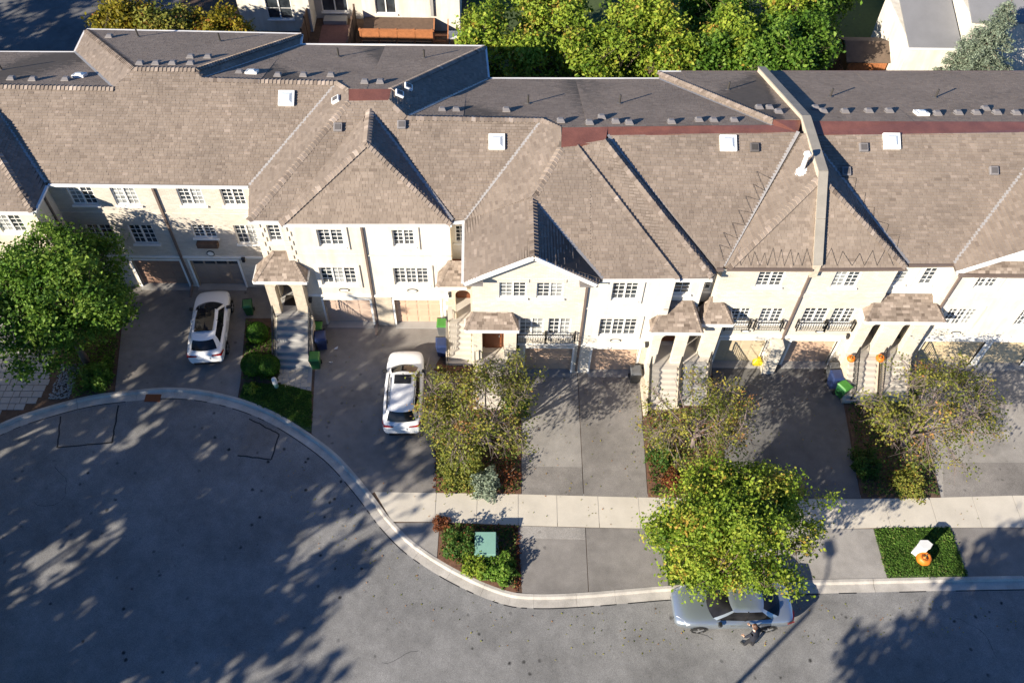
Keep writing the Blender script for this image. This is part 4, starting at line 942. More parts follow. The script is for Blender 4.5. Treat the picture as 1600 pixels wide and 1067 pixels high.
    make_roof('U8', h); roof_bits(h, 'U8'); gutters(h, [((14.1, 25.5, 7.5), (17.94, 25.6, 7.5)), ((18.1, 25.8, 7.5), (19.0, 25.82, 7.5)), ((19.0, 39.47, 7.5), (14.1, 39.37, 7.5))], 'gutter_brown')
    zig((14.2, 25.58, 7.55), (17.3, 25.63, 7.55), (0, .5, .5), 5, 'c', 1, h)
    zig((17.6, 26.3, 7.75), (15.3, 29.2, 9.35), (.4, .3, .15), 5, 'c', 1, h)
    h = house('U9', 'white stucco townhouse at the right edge with a tan garage door', 19.0, 27.3, 25.7)
    W = [(21.5, 22.5, 6.05, 7.15, 2), (24.3, 25.3, 6.05, 7.15, 2), (21.15, 22.55, 3.3, 4.6, 3), (24.6, 25.6, 3.3, 4.6, 2), (28.2, 29.4, 3.3, 4.6, 2), (28.2, 29.4, 6.05, 7.15, 2)]
    walls(h, [(19.0, 20.2, 26.1, -.1, 7.42, [(19.25, 19.85, 5.75, 6.9), (19.2, 20.0, 1.7, 3.9, .5)], 'stucco_white'), (20.2, 30.8, 25.7, -.1, 7.42, [w[:4] for w in W]+[(20.95, 24.0, -.1, 2.05, .26), (24.35, 26.6, -.1, 2.05, .26)], 'stucco_white')], 19.0, 30.8, 39.1, 7.42, 'stucco_white')
    for w in W: window(h, *w[:4], 25.7, w[4], surround=True, blind=.1)
    window(h, 19.25, 19.85, 5.75, 6.9, 26.1, 1, 2, 4, 0); garage(h, 20.95, 24.0, 2.05, 25.7, 'garage_sand'); garage(h, 24.35, 26.6, 2.05, 25.7, 'garage_sand'); medallion(h, 22.2, 25.7, 2.75, .24, .1)
    MB().box(20.22, 30.78, 25.62, 25.71, 2.28, 2.42).build('string_course', 'white_trim', h); MB().box(20.22, 30.78, 25.65, 25.71, 5.3, 5.37).build('string_course', 'stucco_white', h)
    MB().add([(20.2, 25.698, 7.42), (27.3, 25.698, 7.42), (23.6, 25.698, 9.5), (20.2, 25.9, 7.42), (27.3, 25.9, 7.42), (23.6, 25.9, 9.5)], [(0, 1, 2), (5, 4, 3), (0, 2, 5, 3), (1, 4, 5, 2)]).build('gable_wall', 'stucco_white', h)
    m = MB(); m.bar((20.08, 25.32, 7.45), (23.6, 25.32, 9.53), .07, .2); m.bar((23.6, 25.32, 9.53), (27.42, 25.32, 7.42), .07, .2); m.build('rake_board', 'white_trim', h)
    q = [(20.15, 25.28, 7.5), (27.4, 25.28, 7.5), (27.4, 25.7, 7.85), (20.6, 25.7, 7.85)]; m = MB(); deck(m, q, .06); r = m.build('pent_roof', 'shingle_deck', h); m = MB(); shingles(m, q, .13, .02); o = m.build('shingles', 'shingle', r); o['kind'] = 'stuff'
    m = MB(); arch_wall(m, [18.86, 19.05, 19.62, 20.3], 25.15, 25.5, 1.7, 4.32); m.build('porch_arch', 'brick_cream', h)
    MB().box(19.0, 20.19, 26.6, 26.64, 1.6, 4.1).build('entry_wall', 'door_dark_and_shade', h); d = MB().box(19.25, 19.98, 26.55, 26.6, 1.64, 3.65).build('front_door', 'door_dark_and_shade', h); MB().box(19.86, 19.9, 26.51, 26.55, 2.5, 2.65).build('handle', 'rim', d)  # dark colour on this entry wall imitates the unlit porch interior
    MB().box(18.99, 20.3, 25.0, 26.55, -.05, 1.7).build('porch_floor', 'concrete', h)
    stairs(h, 18.95, 20.1, 24.98, 23.4, 1.68, 8); railing(h, [(18.72, 24.9, 1.68), (18.72, 23.5, .1)]); railing(h, [(20.2, 24.9, 1.68), (20.2, 23.5, .1)])
    m = MB().bar((20.6, 25.62, 2.3), (20.6, 25.62, 7.4), .09, .09, (0, 1, 0)); m.build('downspout', 'gutter_brown', h)
    make_roof('U9', h); roof_bits(h, 'U9'); gutters(h, [((19.0, 25.82, 7.5), (20.11, 25.85, 7.5)), ((20.15, 25.25, 7.5), (27.4, 25.25, 7.5)), ((31, 39.73, 7.5), (19.0, 39.47, 7.5))], 'gutter_brown')
build_houses()
# ------------------------------------------------------------------ vegetation
def crown_points(rng, n, c, r, shell=.45, lobes=0):
    # the crown is a crowd of leafy lobes carried by the limbs
    nl = lobes or max(9, n//11); g = rng.normal(size=(nl, 3)); g[:, 2] = g[:, 2]*.9+.25; g /= np.linalg.norm(g, axis=1)[:, None]
    lc = g*rng.uniform(.5, .86, nl)[:, None]; lr = rng.uniform(.2, .36, nl)
    i = rng.integers(0, nl, n); d = rng.normal(size=(n, 3)); d /= np.linalg.norm(d, axis=1)[:, None]
    q = lc[i]+d*(lr[i]*rng.uniform(shell, 1, n)**.6)[:, None]
    p = q*np.array(r)+np.array(c); nn = d*.7+q/(np.linalg.norm(q, axis=1)[:, None]+1e-6)*.5
    return p, nn
def make_tree(label, base, height, c, r, mat, clumps=160, per=70, leaf=.11, sigma=.34, bark='bark', limbs=7, twigs=True, seed=1, group=None, name='tree', fork=.32, shell=.4, trunk_r=None, tint=(.5, .22), cat='tree', bare=0., lobes=0):
    rng = np.random.default_rng(seed); bx, by, bz = base
    t = thing(name, label, cat, base, group)
    tr = trunk_r or height*.022
    m = MB(); zf = height*fork; cen = np.array(c, float)
    top = np.array([bx+(cen[0]-bx)*.3, by+(cen[1]-by)*.3, zf])
    m.tube([(bx, by, bz-.1), (bx+(top[0]-bx)*.4, by+(top[1]-by)*.4, zf*.5), tuple(top)], [tr*1.25, tr, tr*.85], 9)
    nodes = []; 
    for i in range(limbs):
        a = 2*math.pi*(i+rng.uniform(-.3, .3))/limbs; e = rng.uniform(.15, .95)
        tgt = cen+np.array(r)*np.array([math.cos(a)*math.cos(e), math.sin(a)*math.cos(e), math.sin(e)])*rng.uniform(.55, .85)
        pts = [top]; 
        for k in range(1, 6):
            q = k/5; p = top+(tgt-top)*q; p[2] += math.sin(q*math.pi)*.25*(1-q)*height*.12; p += rng.normal(size=3)*.06*height*.12*(k < 5)
            pts.append(p)
        rs = [tr*.6*(1-.8*k/5) for k in range(6)]
        m.tube(pts, rs, 6, cap=False); nodes += [(p, x) for p, x in zip(pts[1:], rs[1:])]
    P, D = crown_points(rng, clumps, c, r, shell, lobes)
    NP = np.array([n[0] for n in nodes])
    if twigs:
        for p in P:
            dd = np.linalg.norm(NP-p, axis=1)+.4*np.maximum(0, NP[:, 2]-p[2]); j = int(np.argmin(dd)); q = NP[j]
            mid = (q+p)/2+rng.normal(size=3)*.08*np.linalg.norm(p-q); mid[2] += .05
            m.tube([q, mid, p], [nodes[j][1]*.5, max(.012, nodes[j][1]*.3), .007], 4, cap=False)
            if bare:
                for _ in range(3):
                    e = p+rng.normal(size=3)*sigma*1.1; m.tube([mid+(p-mid)*rng.uniform(.2, .9), e], [.01, .005], 3, cap=False)
    trunk = m.build('trunk', bark, t, smooth=True)
    keep = rng.uniform(size=clumps) >= bare
    PK = P[keep]; DK = D[keep]; n = len(PK)
    cnt = per
    C = np.repeat(PK, cnt, 0)+rng.normal(size=(n*cnt, 3))*np.array([sigma, sigma, sigma*.62])
    N = rng.normal(size=(n*cnt, 3))*.75+np.repeat(DK, cnt, 0)*.5+np.array([0, 0, .55])
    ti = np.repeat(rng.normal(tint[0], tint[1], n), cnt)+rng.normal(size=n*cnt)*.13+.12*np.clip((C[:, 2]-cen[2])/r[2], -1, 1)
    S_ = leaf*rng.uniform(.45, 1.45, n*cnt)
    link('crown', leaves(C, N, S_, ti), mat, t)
    return t
def make_shrub(label, x, y, r, h, mat, n=1500, leaf=.06, seed=1, cat='shrub', name='shrub', twig=True, group=None, tint=(.5, .25), round_=False, z0=.02):
    rng = np.random.default_rng(seed+77); t = thing(name, label, cat, (x, y, z0), group)
    m = MB()
    for i in range(9 if twig else 3):
        a = rng.uniform(0, 6.28); e = np.array([x+math.cos(a)*r*.6, y+math.sin(a)*r*.6, h*rng.uniform(.6, .95)])
        m.tube([(x, y, z0-.05), (x+math.cos(a)*r*.2, y+math.sin(a)*r*.2, h*.4), tuple(e)], [.025, .016, .006], 4, cap=False)
    m.build('stem', 'bark', t)
    d = rng.normal(size=(n, 3)); d[:, 2] = np.abs(d[:, 2]) if not round_ else d[:, 2]; d /= np.linalg.norm(d, axis=1)[:, None]
    if round_:
        k = rng.uniform(.9, 1.0, n); C = d*k[:, None]*np.array([r, r, h/2])+np.array([x, y, z0+h/2]); N = d+rng.normal(size=(n, 3))*.35
    else:
        k = rng.uniform(.3, 1, n)**.5*(1+.2*np.sin(d[:, 0]*6+x)+.18*np.cos(d[:, 1]*7+y)); C = d*k[:, None]*np.array([r, r, h])+np.array([x, y, z0]); N = d*.6+rng.normal(size=(n, 3))*.6+np.array([0, 0, .5])
    ti = rng.normal(tint[0], tint[1], n)
    link('foliage', leaves(C, N, leaf*rng.uniform(.6, 1.3, n), ti), mat, t)
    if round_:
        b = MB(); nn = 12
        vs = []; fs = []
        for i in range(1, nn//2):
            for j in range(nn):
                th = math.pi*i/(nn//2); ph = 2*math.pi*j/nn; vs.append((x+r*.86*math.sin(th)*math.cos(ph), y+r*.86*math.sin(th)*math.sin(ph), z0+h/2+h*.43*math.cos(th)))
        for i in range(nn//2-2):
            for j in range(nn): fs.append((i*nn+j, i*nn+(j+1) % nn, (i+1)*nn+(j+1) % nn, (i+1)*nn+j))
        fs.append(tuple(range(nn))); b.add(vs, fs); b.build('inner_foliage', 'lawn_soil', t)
    return t
def cover(name, label, poly, n, leaf, h, mat, cat, seed=1, tint=(.5, .25), up=.6):
    """ground cover, grass, litter: one uncountable mass"""
    rng = np.random.default_rng(seed); poly = np.array(poly); lo = poly.min(0); hi = poly.max(0)
    P = rng.uniform(lo, hi, (n*3, 2)); ins = np.zeros(len(P), bool); j = len(poly)-1
    for i in range(len(poly)):
        (x1, y1), (x2, y2) = poly[i], poly[j]
        c = ((y1 > P[:, 1]) != (y2 > P[:, 1])) & (P[:, 0] < (x2-x1)*(P[:, 1]-y1)/(y2-y1+1e-12)+x1); ins ^= c; j = i
    P = P[ins][:n]; n = len(P); P = P+rng.normal(size=P.shape)*.05
    f = .5+.5*np.sin(P[:, 0]*3.1+seed)*np.cos(P[:, 1]*2.7+seed*2)
    z = .02+h*rng.uniform(0, 1, n)*(.35+.65*f) if h > 0 else np.full(n, -.085)
    C = np.column_stack([P, z]); N = rng.normal(size=(n, 3))*up+np.array([0, 0, .8])
    o = link(name, leaves(C, N, leaf*rng.uniform(.6, 1.3, n), rng.normal(tint[0], tint[1], n)+.15*(f-.5)), mat); o['kind'] = 'stuff'
    return tag(o, label, cat)
def grass(label, poly, n, seed, tint=(.45, .22)):
    rng = np.random.default_rng(seed)
    return cover('grass', label, poly, n, .045, .07, 'grass', 'grass', seed, tint, 1.6)

def build_trees():
    # maple in the shade of the left garden
    make_tree('full green maple standing in front of the leftmost houses', (-20.2, 25.4, 0), 7.2, (-20.2, 25.9, 4.3), (3.5, 3.8, 3.1), 'leaf_green', 460, 105, .08, .27, seed=3, limbs=9, shell=.5)
    # young street tree over the silver sedan
    make_tree('bright lime green street tree overhanging the silver sedan', (9.9, 15.0, 0), 6.2, (9.75, 14.75, 3.9), (4.0, 3.15, 2.3), 'leaf_lime', 520, 105, .068, .24, seed=8, limbs=9, shell=.45)
    # thin, half bare trees in the three front beds
    make_tree('sparse spreading tree leaning over the white crossover', (-.2, 20.9, 0), 5.0, (-.7, 20.9, 3.2), (3.2, 3.1, 2.0), 'leaf_autumn', 380, 46, .058, .2, bark='bark_pale', seed=21, limbs=13, fork=.16, shell=.2, trunk_r=.1, bare=.42, tint=(.42, .2))
    make_tree('sparse half bare tree beside the entrance stairs left of the lime street tree', (9.3, 20.9, 0), 4.8, (9.0, 20.8, 3.1), (3.0, 2.5, 1.9), 'leaf_autumn', 300, 40, .055, .22, bark='bark_pale', seed=22, limbs=11, fork=.2, shell=.25, trunk_r=.09, bare=.45)
    make_tree('sparse half bare tree with yellow leaves below the double porch', (19.3, 21.0, 0), 5.0, (19.4, 20.9, 3.2), (3.4, 3.1, 2.1), 'leaf_autumn', 380, 42, .058, .22, bark='bark_pale', seed=23, limbs=13, fork=.16, shell=.25, trunk_r=.1, bare=.5, tint=(.45, .2))
    # shrubs in the beds
    make_shrub('broad yellow green shrub filling the bed left of the sparse spreading tree', -1.55, 19.55, 1.15, 1.5, 'leaf_autumn', 4200, .062, 31, tint=(.4, .2))
    make_shrub('dwarf blue spruce at the pavement edge of the shrub bed', -.35, 18.75, .72, 1.05, 'needle_blue', 2400, .055, 32)
    make_shrub('bare brown twiggy bush next to the dwarf blue spruce', .55, 19.2, .7, .8, 'leaf_rust', 350, .05, 33)
    make_shrub('green bush at the foot of the gabled house stairs', 1.05, 22.9, .6, 1.3, 'leaf_green', 1100, .07, 34)
    make_shrub('dark green bush in the verge bed left of the green transformer box', -1.45, 15.85, .75, .95, 'leaf_ground', 2100, .06, 35)
    make_shrub('grassy green bush at the kerb corner of the verge bed', -.75, 14.9, .6, .6, 'leaf_lime', 1300, .06, 36)
    make_shrub('round leafy green bush right of the green transformer box', .35, 14.75, .75, .65, 'leaf_green', 2000, .06, 37, tint=(.65, .2))
    make_shrub('rust red creeping bush at the pavement corner of the verge bed', -2.35, 16.9, .42, .35, 'leaf_rust', 900, .04, 38)
    make_shrub('clipped round box shrub nearest the stone porch', -12.0, 27.0, .55, 1.15, 'leaf_box', 5200, .035, 41, round_=True, group='clipped round box shrubs')
    make_shrub('clipped round box shrub at the driveway edge below the stone porch', -11.85, 25.05, .62, 1.15, 'leaf_box', 5600, .035, 42, round_=True, group='clipped round box shrubs')
    make_shrub('clipped round box shrub touching the foot of the stone porch stairs', -11.12, 25.0, .58, 1.1, 'leaf_box', 5400, .035, 43, round_=True, group='clipped round box shrubs')
    make_shrub('small yellow green plant on the lawn beside the white cable pedestal', -11.85, 23.95, .35, .4, 'leaf_lime', 500, .05, 44)
    make_shrub('leafy bush in the garden bed under the maple', -19.4, 24.6, .8, .9, 'leaf_green', 1800, .07, 45)
    make_shrub('low green bush beside the half bare tree and its driveway', 7.8, 20.3, .7, .8, 'leaf_ground', 1500, .06, 46)
    make_shrub('rusty dying bush in the bed behind the lime street tree', 8.2, 19.0, .6, .5, 'leaf_rust', 900, .05, 47)
    make_shrub('dark bush along the shaded driveway edge right of the lime street tree', 17.25, 19.9, .75, .8, 'leaf_ground', 1700, .06, 48, tint=(.3, .2))
    make_shrub('yellow green bush at the pavement below the right hand half bare tree', 19.1, 18.9, .8, .6, 'leaf_autumn', 1700, .055, 49)
    make_shrub('green bush against the double porch stairs', 20.7, 24.3, .55, 1.2, 'leaf_green', 900, .07, 50)
    cover('ground_cover', 'mixed leafy ground cover around the sparse spreading tree', [(-2.85, 25.3), (-2.6, 18.5), (1.15, 18.45), (1.2, 22.6), (-1.2, 22.8), (-1.2, 25.2)], 3800, .055, .3, 'leaf_ground', 'ground cover', 61, (.6, .3))
    cover('ground_cover', 'low green and rusty ground cover in the verge bed', [(-2.3, 16.9), (-2.3, 15.4), (-.3, 14.4), (.9, 14.0), (.95, 16.8)], 3200, .05, .22, 'leaf_ground', 'ground cover', 62, (.6, .32))
    cover('ground_cover', 'low leafy ground cover behind the lime street tree', [(7.05, 18.35), (7.3, 22.9), (10.7, 22.9), (10.6, 18.3)], 3600, .055, .3, 'leaf_ground', 'ground cover', 63, (.6, .3))
    cover('ground_cover', 'dark leafy ground cover under the right hand half bare tree', [(16.8, 18.35), (17.4, 24.2), (20.8, 24.3), (20.3, 18.4)], 4000, .055, .3, 'leaf_ground', 'ground cover', 64, (.5, .3))
    cover('ground_cover', 'shaded leafy ground cover under the maple', [(-20.3, 23.4), (-18.6, 23.9), (-19.7, 30.2), (-21.3, 30.2), (-21.3, 25.4)], 3600, .06, .35, 'leaf_green', 'ground cover', 65)
    cover('ground_cover', 'dark ground cover between the clipped round shrubs', [(-12.8, 28.2), (-12.4, 24.5), (-10.6, 24.4), (-10.95, 27.5)], 1600, .055, .3, 'leaf_green', 'ground cover', 66, (.3, .2))
    cover('fallen_leaves', 'fallen rust brown leaves along the verge bed and driveway edges', [(-2.75, 18.5), (-2.55, 18.5), (-2.8, 25.4), (-3.0, 25.4)], 260, .05, .03, 'leaf_rust', 'fallen leaves', 67)
    cover('fallen_leaves', 'fallen rust brown leaves at the right edge of the verge bed', [(.75, 16.8), (1.12, 16.8), (1.15, 13.95), (.85, 13.95)], 500, .045, .04, 'leaf_rust', 'fallen leaves', 68)
    cover('fallen_leaves', 'scattered fallen leaves along the kerb and on the road', [(-10, 21.2), (-5.5, 16.8), (-2, 14.0), (2, 13.0), (22, 13.7), (22, 12.2), (2, 11.0), (-4, 12.5), (-9, 17)], 420, .04, -.11, 'leaf_autumn', 'fallen leaves', 69, (.7, .3), .3)
    cover('fallen_leaves', 'scattered fallen leaves on the driveways and pavement', [(-8.4, 27), (-8.4, 22), (-5.3, 18.6), (-2.6, 16.9), (22, 16.8), (24, 25), (1.4, 25), (1.4, 22), (-3, 22), (-3, 27)], 650, .035, .01, 'leaf_autumn', 'fallen leaves', 70, (.7, .3), .3)
    grass('shaded lawn below the flagstone path', [(-12.35, 23.55), (-10.5, 22.75), (-9.0, 21.85), (-8.7, 21.8), (-8.98, 23.85), (-10.5, 24.25), (-12.2, 24.3)], 7500, 71, (.35, .2))
    grass('green verge lawn around the white utility pedestal', [(16.93, 16.72), (16.95, 14.55), (20.36, 14.62), (20.31, 16.8)], 11000, 72)
    grass('verge grass under the lime street tree', [(7.5, 16.7), (7.47, 14.2), (10.55, 14.35), (10.38, 16.68)], 6000, 73)
    # trees behind the row
    B = [(-.4, 46.6, 6.2, 2.5, 'leaf_lime', 'bright lime tree right of the wooden deck behind the houses'), (2.9, 45.0, 6.0, 2.4, 'leaf_lime', 'lime green tree behind the gabled house roof'),
         (6.5, 44.6, 6.4, 2.5, 'leaf_lime', 'dense lime tree close behind the roof of the white stucco house'), (9.0, 47.6, 6.6, 2.4, 'leaf_lime', 'tall lime tree at the top edge above the white stucco house'),
         (12.4, 44.9, 6.0, 2.0, 'leaf_green', 'narrow green tree behind the roof left of the party wall'), (16.4, 45.0, 6.2, 2.4, 'leaf_green', 'green tree behind the roof right of the party wall'),
         (17.8, 46.4, 6.3, 2.2, 'leaf_green', 'deep green tree left of the wooden shed'), (21.3, 53.0, 6.6, 2.4, 'leaf_green', 'deep green tree behind the wooden shed'),
         (17.6, 49.6, 6.6, 2.5, 'leaf_lime', 'yellow green tree in the far row above the party wall'), (13.6, 50.2, 6.2, 2.3, 'leaf_green', 'shaded green tree in the far row at the top edge'), (3.4, 50.2, 6.6, 2.6, 'leaf_lime', 'lime tree in the far row at the top edge left of centre'),
         (10.2, 45.0, 6.0, 2.0, 'leaf_lime', 'small lime tree squeezed between the taller trees left of the party wall'), (14.4, 46.4, 6.3, 2.2, 'leaf_lime', 'lime tree behind the top of the party wall'), (20.4, 51.0, 6.4, 2.3, 'leaf_green', 'deep green tree up and left of the wooden shed'),
         (-22.9, 48.0, 5.6, 2.2, 'leaf_yellow', 'golden tree next to the lane behind the leftmost roofs'), (-20.0, 47.6, 5.7, 2.0, 'leaf_autumn', 'yellow green tree right of the golden tree'), (-17.2, 47.8, 5.6, 2.0, 'leaf_yellow', 'amber tree beside the rear white house wall')]
    for i, (x, y, hh, r, mat, lab) in enumerate(B):
        make_tree(lab, (x, y, 0), hh, (x, y, hh*.62), (r*1.12, r*1.12, hh*.4), mat, 230, 50, .11, .28, seed=100+i, limbs=6, group='trees behind the row of houses')
    # blue spruce
    t = thing('spruce', 'pale blue green spruce at the top right corner', 'tree', (28.9, 44.9, 0)); rng = np.random.default_rng(9)
    m = MB().tube([(28.9, 44.9, -.1), (28.9, 44.9, 8.8)], [.16, .02], 7); C = []; N = []
    for i in range(260):
        q = rng.uniform(.02, 1); z = .7+7.7*q; a = rng.uniform(0, 6.28); L = (1-q)**.75*2.9+.15
        d = np.array([math.cos(a), math.sin(a), -.12]); p0 = np.array([28.9, 44.9, z]); p1 = p0+d*L; m.tube([p0, p1], [.025, .006], 3, cap=False)
        k = int(75*L); s = rng.uniform(.15, 1, k)
        sid = np.cross(d, (0, 0, 1)); C.append(p0+d*L*s[:, None]+sid*(rng.normal(size=k)*.22*L*(1.1-s)*.6)[:, None]+rng.normal(size=(k, 3))*.07); N.append(rng.normal(size=(k, 3))*.6+np.array([0, 0, .7]))
    m.build('trunk', 'bark', t); C = np.concatenate(C); N = np.concatenate(N)
    link('crown', leaves(C, N, .085*rng.uniform(.6, 1.3, len(C)), rng.normal(.5, .22, len(C)), .35), 'needle_blue', t)
    # tall unseen trees across the street shade the road; last ones added for lane shade
    T = [(-22, 10), (-17, 9), (-12.5, 9.5), (-24, 16), (-18.5, 15), (-13.5, 14.5), (-9.3, 15.5), (-21.5, 22), (-15.5, 20.5), (-11, 19.5), (-6.8, 20.6), (-16, 27), (-10.5, 25), (-22, 28)]
    F = [(x-15.1, y-12.7, 12.8, 4.1) for x, y in T]+[(.5, -4.3, 12.6, 3.7), (6.0, -1.2, 12.6, 3.7), (9.4, 1.6, 12.2, 3.2), (5.5, -6.5, 13, 4.0), (10.5, -3.5, 12.5, 4.0), (3, -10.5, 13.5, 4), (-38, 42, 12, 4.5), (-45, 36, 12, 4.5), (-42, 30, 12, 4.5), (-48, 41, 13, 5)]
    for i, (x, y, hh, r) in enumerate(F):
        make_tree('tall street tree outside the picture that casts shade into it', (x, y, -.1), hh, (x, y, hh*.66), (r, r, hh*.34), 'leaf_green', ((42, 56, 68)[i % 3] if i < 14 else (96 if i < 20 else 150)), 30, .26, .42, seed=200+i, limbs=7, group='shade trees across the street', lobes=36)
build_trees()
# ------------------------------------------------------------------ cars (local frame: +X forward, ground at z = 0)
def lerp(a, b, t): return tuple(a[i]+(b[i]-a[i])*t for i in range(len(a)))
def make_car(label, loc, rz, paint, kind):
    t = thing('parked_car', label, 'car', loc, 'parked cars', rz)
    if kind == 'sedan':
        ST = [(-2.45, .38, .66, .74, .78), (-2.4, .30, .80, .92, .99), (-2.15, .24, .88, .985, 1.07), (-1.7, .22, .915, .99, 1.09), (-.9, .2, .925, .965, 1.03), (0, .2, .925, .945, 1.0), (.8, .2, .925, .93, .99), (1.3, .2, .92, .91, .97), (1.8, .22, .9, .86, .92), (2.2, .25, .83, .76, .83), (2.4, .3, .72, .66, .71), (2.46, .4, .58, .58, .62)]
        base = [(1.12, 0, .985), (.93, .64, .965), (.80, .725, .945), (-.35, .775, .955), (-1.45, .735, .99), (-1.7, .64, 1.06), (-1.86, 0, 1.09)]
        top = [(.30, 0, 1.425), (.2, .50, 1.415), (.11, .54, 1.40), (-.42, .565, 1.43), (-.95, .545, 1.41), (-1.05, .45, 1.40), (-1.12, 0, 1.41)]
        wx, wr = (1.44, -1.42), .33; crown = .03
    elif kind == 'hatch':
        ST = [(-2.2, .36, .68, .72, .74), (-2.16, .28, .80, .96, .99), (-2.05, .24, .86, 1.03, 1.06), (-1.5, .22, .9, 1.03, 1.08), (-.7, .2, .905, 1.0, 1.05), (.1, .2, .905, .98, 1.03), (.8, .2, .905, .96, 1.02), (1.2, .2, .9, .94, 1.0), (1.65, .22, .88, .89, .95), (2.0, .25, .80, .79, .86), (2.15, .3, .68, .68, .74), (2.2, .4, .55, .6, .64)]
        base = [(1.2, 0, 1.01), (1.0, .64, .99), (.86, .72, .97), (-.4, .765, 1.0), (-1.5, .73, 1.04), (-1.85, .62, 1.06), (-1.98, 0, 1.08)]
        top = [(.38, 0, 1.50), (.28, .51, 1.49), (.17, .555, 1.475), (-.45, .58, 1.51), (-1.3, .55, 1.47), (-1.5, .47, 1.45), (-1.6, 0, 1.46)]
        wx, wr = (1.36, -1.32), .33; crown = .03
    else:
        ST = [(-2.28, .42, .70, .80, .82), (-2.25, .34, .84, 1.05, 1.08), (-2.15, .3, .89, 1.1, 1.12), (-1.5, .27, .925, 1.08, 1.12), (-.7, .26, .93, 1.06, 1.1), (.1, .26, .93, 1.05, 1.1), (.8, .26, .93, 1.04, 1.1), (1.25, .26, .92, 1.02, 1.08), (1.7, .28, .9, .98, 1.04), (2.05, .31, .82, .88, .95), (2.22, .36, .70, .76, .82), (2.27, .46, .56, .68, .72)]
        base = [(1.22, 0, 1.09), (1.04, .66, 1.075), (.9, .74, 1.06), (-.4, .79, 1.07), (-1.7, .76, 1.1), (-2.0, .66, 1.12), (-2.1, 0, 1.14)]
        top = [(.45, 0, 1.60), (.35, .53, 1.59), (.22, .585, 1.575), (-.45, .61, 1.62), (-1.5, .585, 1.6), (-1.7, .5, 1.585), (-1.8, 0, 1.595)]
        wx, wr = (1.38, -1.36), .36; crown = .035
    # body shell
    m = MB(); n = None
    for x, zb, w, zs, zd in ST:
        half = [(0, zb), (.8*w, zb), (.965*w, zb+.1), (w, (zb+zs)*.5), (.985*w, zs-.07), (.90*w, zs), (.55*w, zs+(zd-zs)*.75), (0, zd)]
        ring = half+[(-y, z) for y, z in half[-2:0:-1]]; n = len(ring); m.v += [(x, y, z) for y, z in ring]
    k = len(ST)
    for i in range(k-1):
        for j in range(n): m.f.append((i*n+j, i*n+(j+1) % n, (i+1)*n+(j+1) % n, (i+1)*n+j))
    m.f.append(tuple(range(n))[::-1]); m.f.append(tuple((k-1)*n+j for j in range(n))); m.t = [0]*len(m.f)
    me = m.mesh('body', True); bm = bmesh.new(); bm.from_mesh(me); bmesh.ops.recalc_face_normals(bm, faces=bm.faces); bm.to_mesh(me); bm.free()
    body = link('body', me, paint, t, (0, 0, 0)); s = body.modifiers.new('s', 'SUBSURF'); s.levels = s.render_levels = 2
    # greenhouse
    def full(h): return h+[(x, -y, z) for x, y, z in h[-2:0:-1]]
    B, T = full(base), full(top); N = len(B)
    def mid(a, b, q=.55): 
        p = lerp(a, b, q); return (p[0]*1.0, p[1]*1.035, p[2]+.02)
    Mi = [mid(a, b) for a, b in zip(B, T)]
    def pt(lp, i, u):
        a, b = lp[i], lp[(i+1) % N]
        if i in (0, 6): return (a[0]+(b[0]-a[0])*u*u, a[1]+(b[1]-a[1])*u, a[2]+(b[2]-a[2])*u*u)
        if i in (5, 11): w_ = 1-u; return (b[0]+(a[0]-b[0])*w_*w_, b[1]+(a[1]-b[1])*w_, b[2]+(a[2]-b[2])*w_*w_)
        return lerp(a, b, u)
    SD = 5
    def seg(idx, name, mat, off=0.):
        g = MB()
        for i in idx:
            for k_ in range(SD):
                u0, u1 = k_/SD, (k_+1)/SD
                for lo, hi in ((B, Mi), (Mi, T)): g.quad(pt(lo, i, u0), pt(lo, i, u1), pt(hi, i, u1), pt(hi, i, u0))
        me = g.mesh(name, True); bm = bmesh.new(); bm.from_mesh(me); bmesh.ops.remove_doubles(bm, verts=bm.verts, dist=.001); bmesh.ops.recalc_face_normals(bm, faces=bm.faces); bm.to_mesh(me); bm.free()
        return link(name, me, mat, t, (0, 0, 0))
    seg((0, 11), 'windshield', 'car_glass'); seg((5, 6), 'rear_window', 'car_glass')
    seg((2, 3), 'side_window', 'car_glass'); seg((8, 9), 'side_window', 'car_glass')
    for ii in ((1,), (10,), (4,), (7,)): seg(ii, 'roof_pillar', paint)
    for i in (3, 9):
        MB().bar(Vector(B[i])+Vector((0, .005 if B[i][1] > 0 else -.005, 0)), Vector(T[i]), .07, .03, (0, 1, 0)).build('door_pillar', 'black_plastic', t, (0, 0, 0))
    T = [pt(T, i, k_/SD) for i in range(N) for k_ in range(SD)]; NB = N; N = len(T)
    g = MB(); c = Vector((sum(p[0] for p in T)/N, 0, max(p[2] for p in T)+crown)); ins = [lerp(p, tuple(c), .35) for p in T]; ins = [(x, y, z+crown*.25) for x, y, z in ins]
    out = [(p[0]*1.0+(.02 if p[0] > 0 else -.03), p[1]*1.05, p[2]-.02) for p in T]
    for i in range(N):
        j = (i+1) % N; g.quad(out[i], out[j], T[j], T[i]); g.quad(T[i], T[j], ins[j], ins[i])
    g.poly(ins); me = g.mesh('roof', True); bm = bmesh.new(); bm.from_mesh(me); bmesh.ops.remove_doubles(bm, verts=bm.verts, dist=.001); bmesh.ops.recalc_face_normals(bm, faces=bm.faces); bm.to_mesh(me); bm.free()
    roof = link('roof', me, paint, t, (0, 0, 0))
    zr = max(p[2] for p in T)+crown*.5
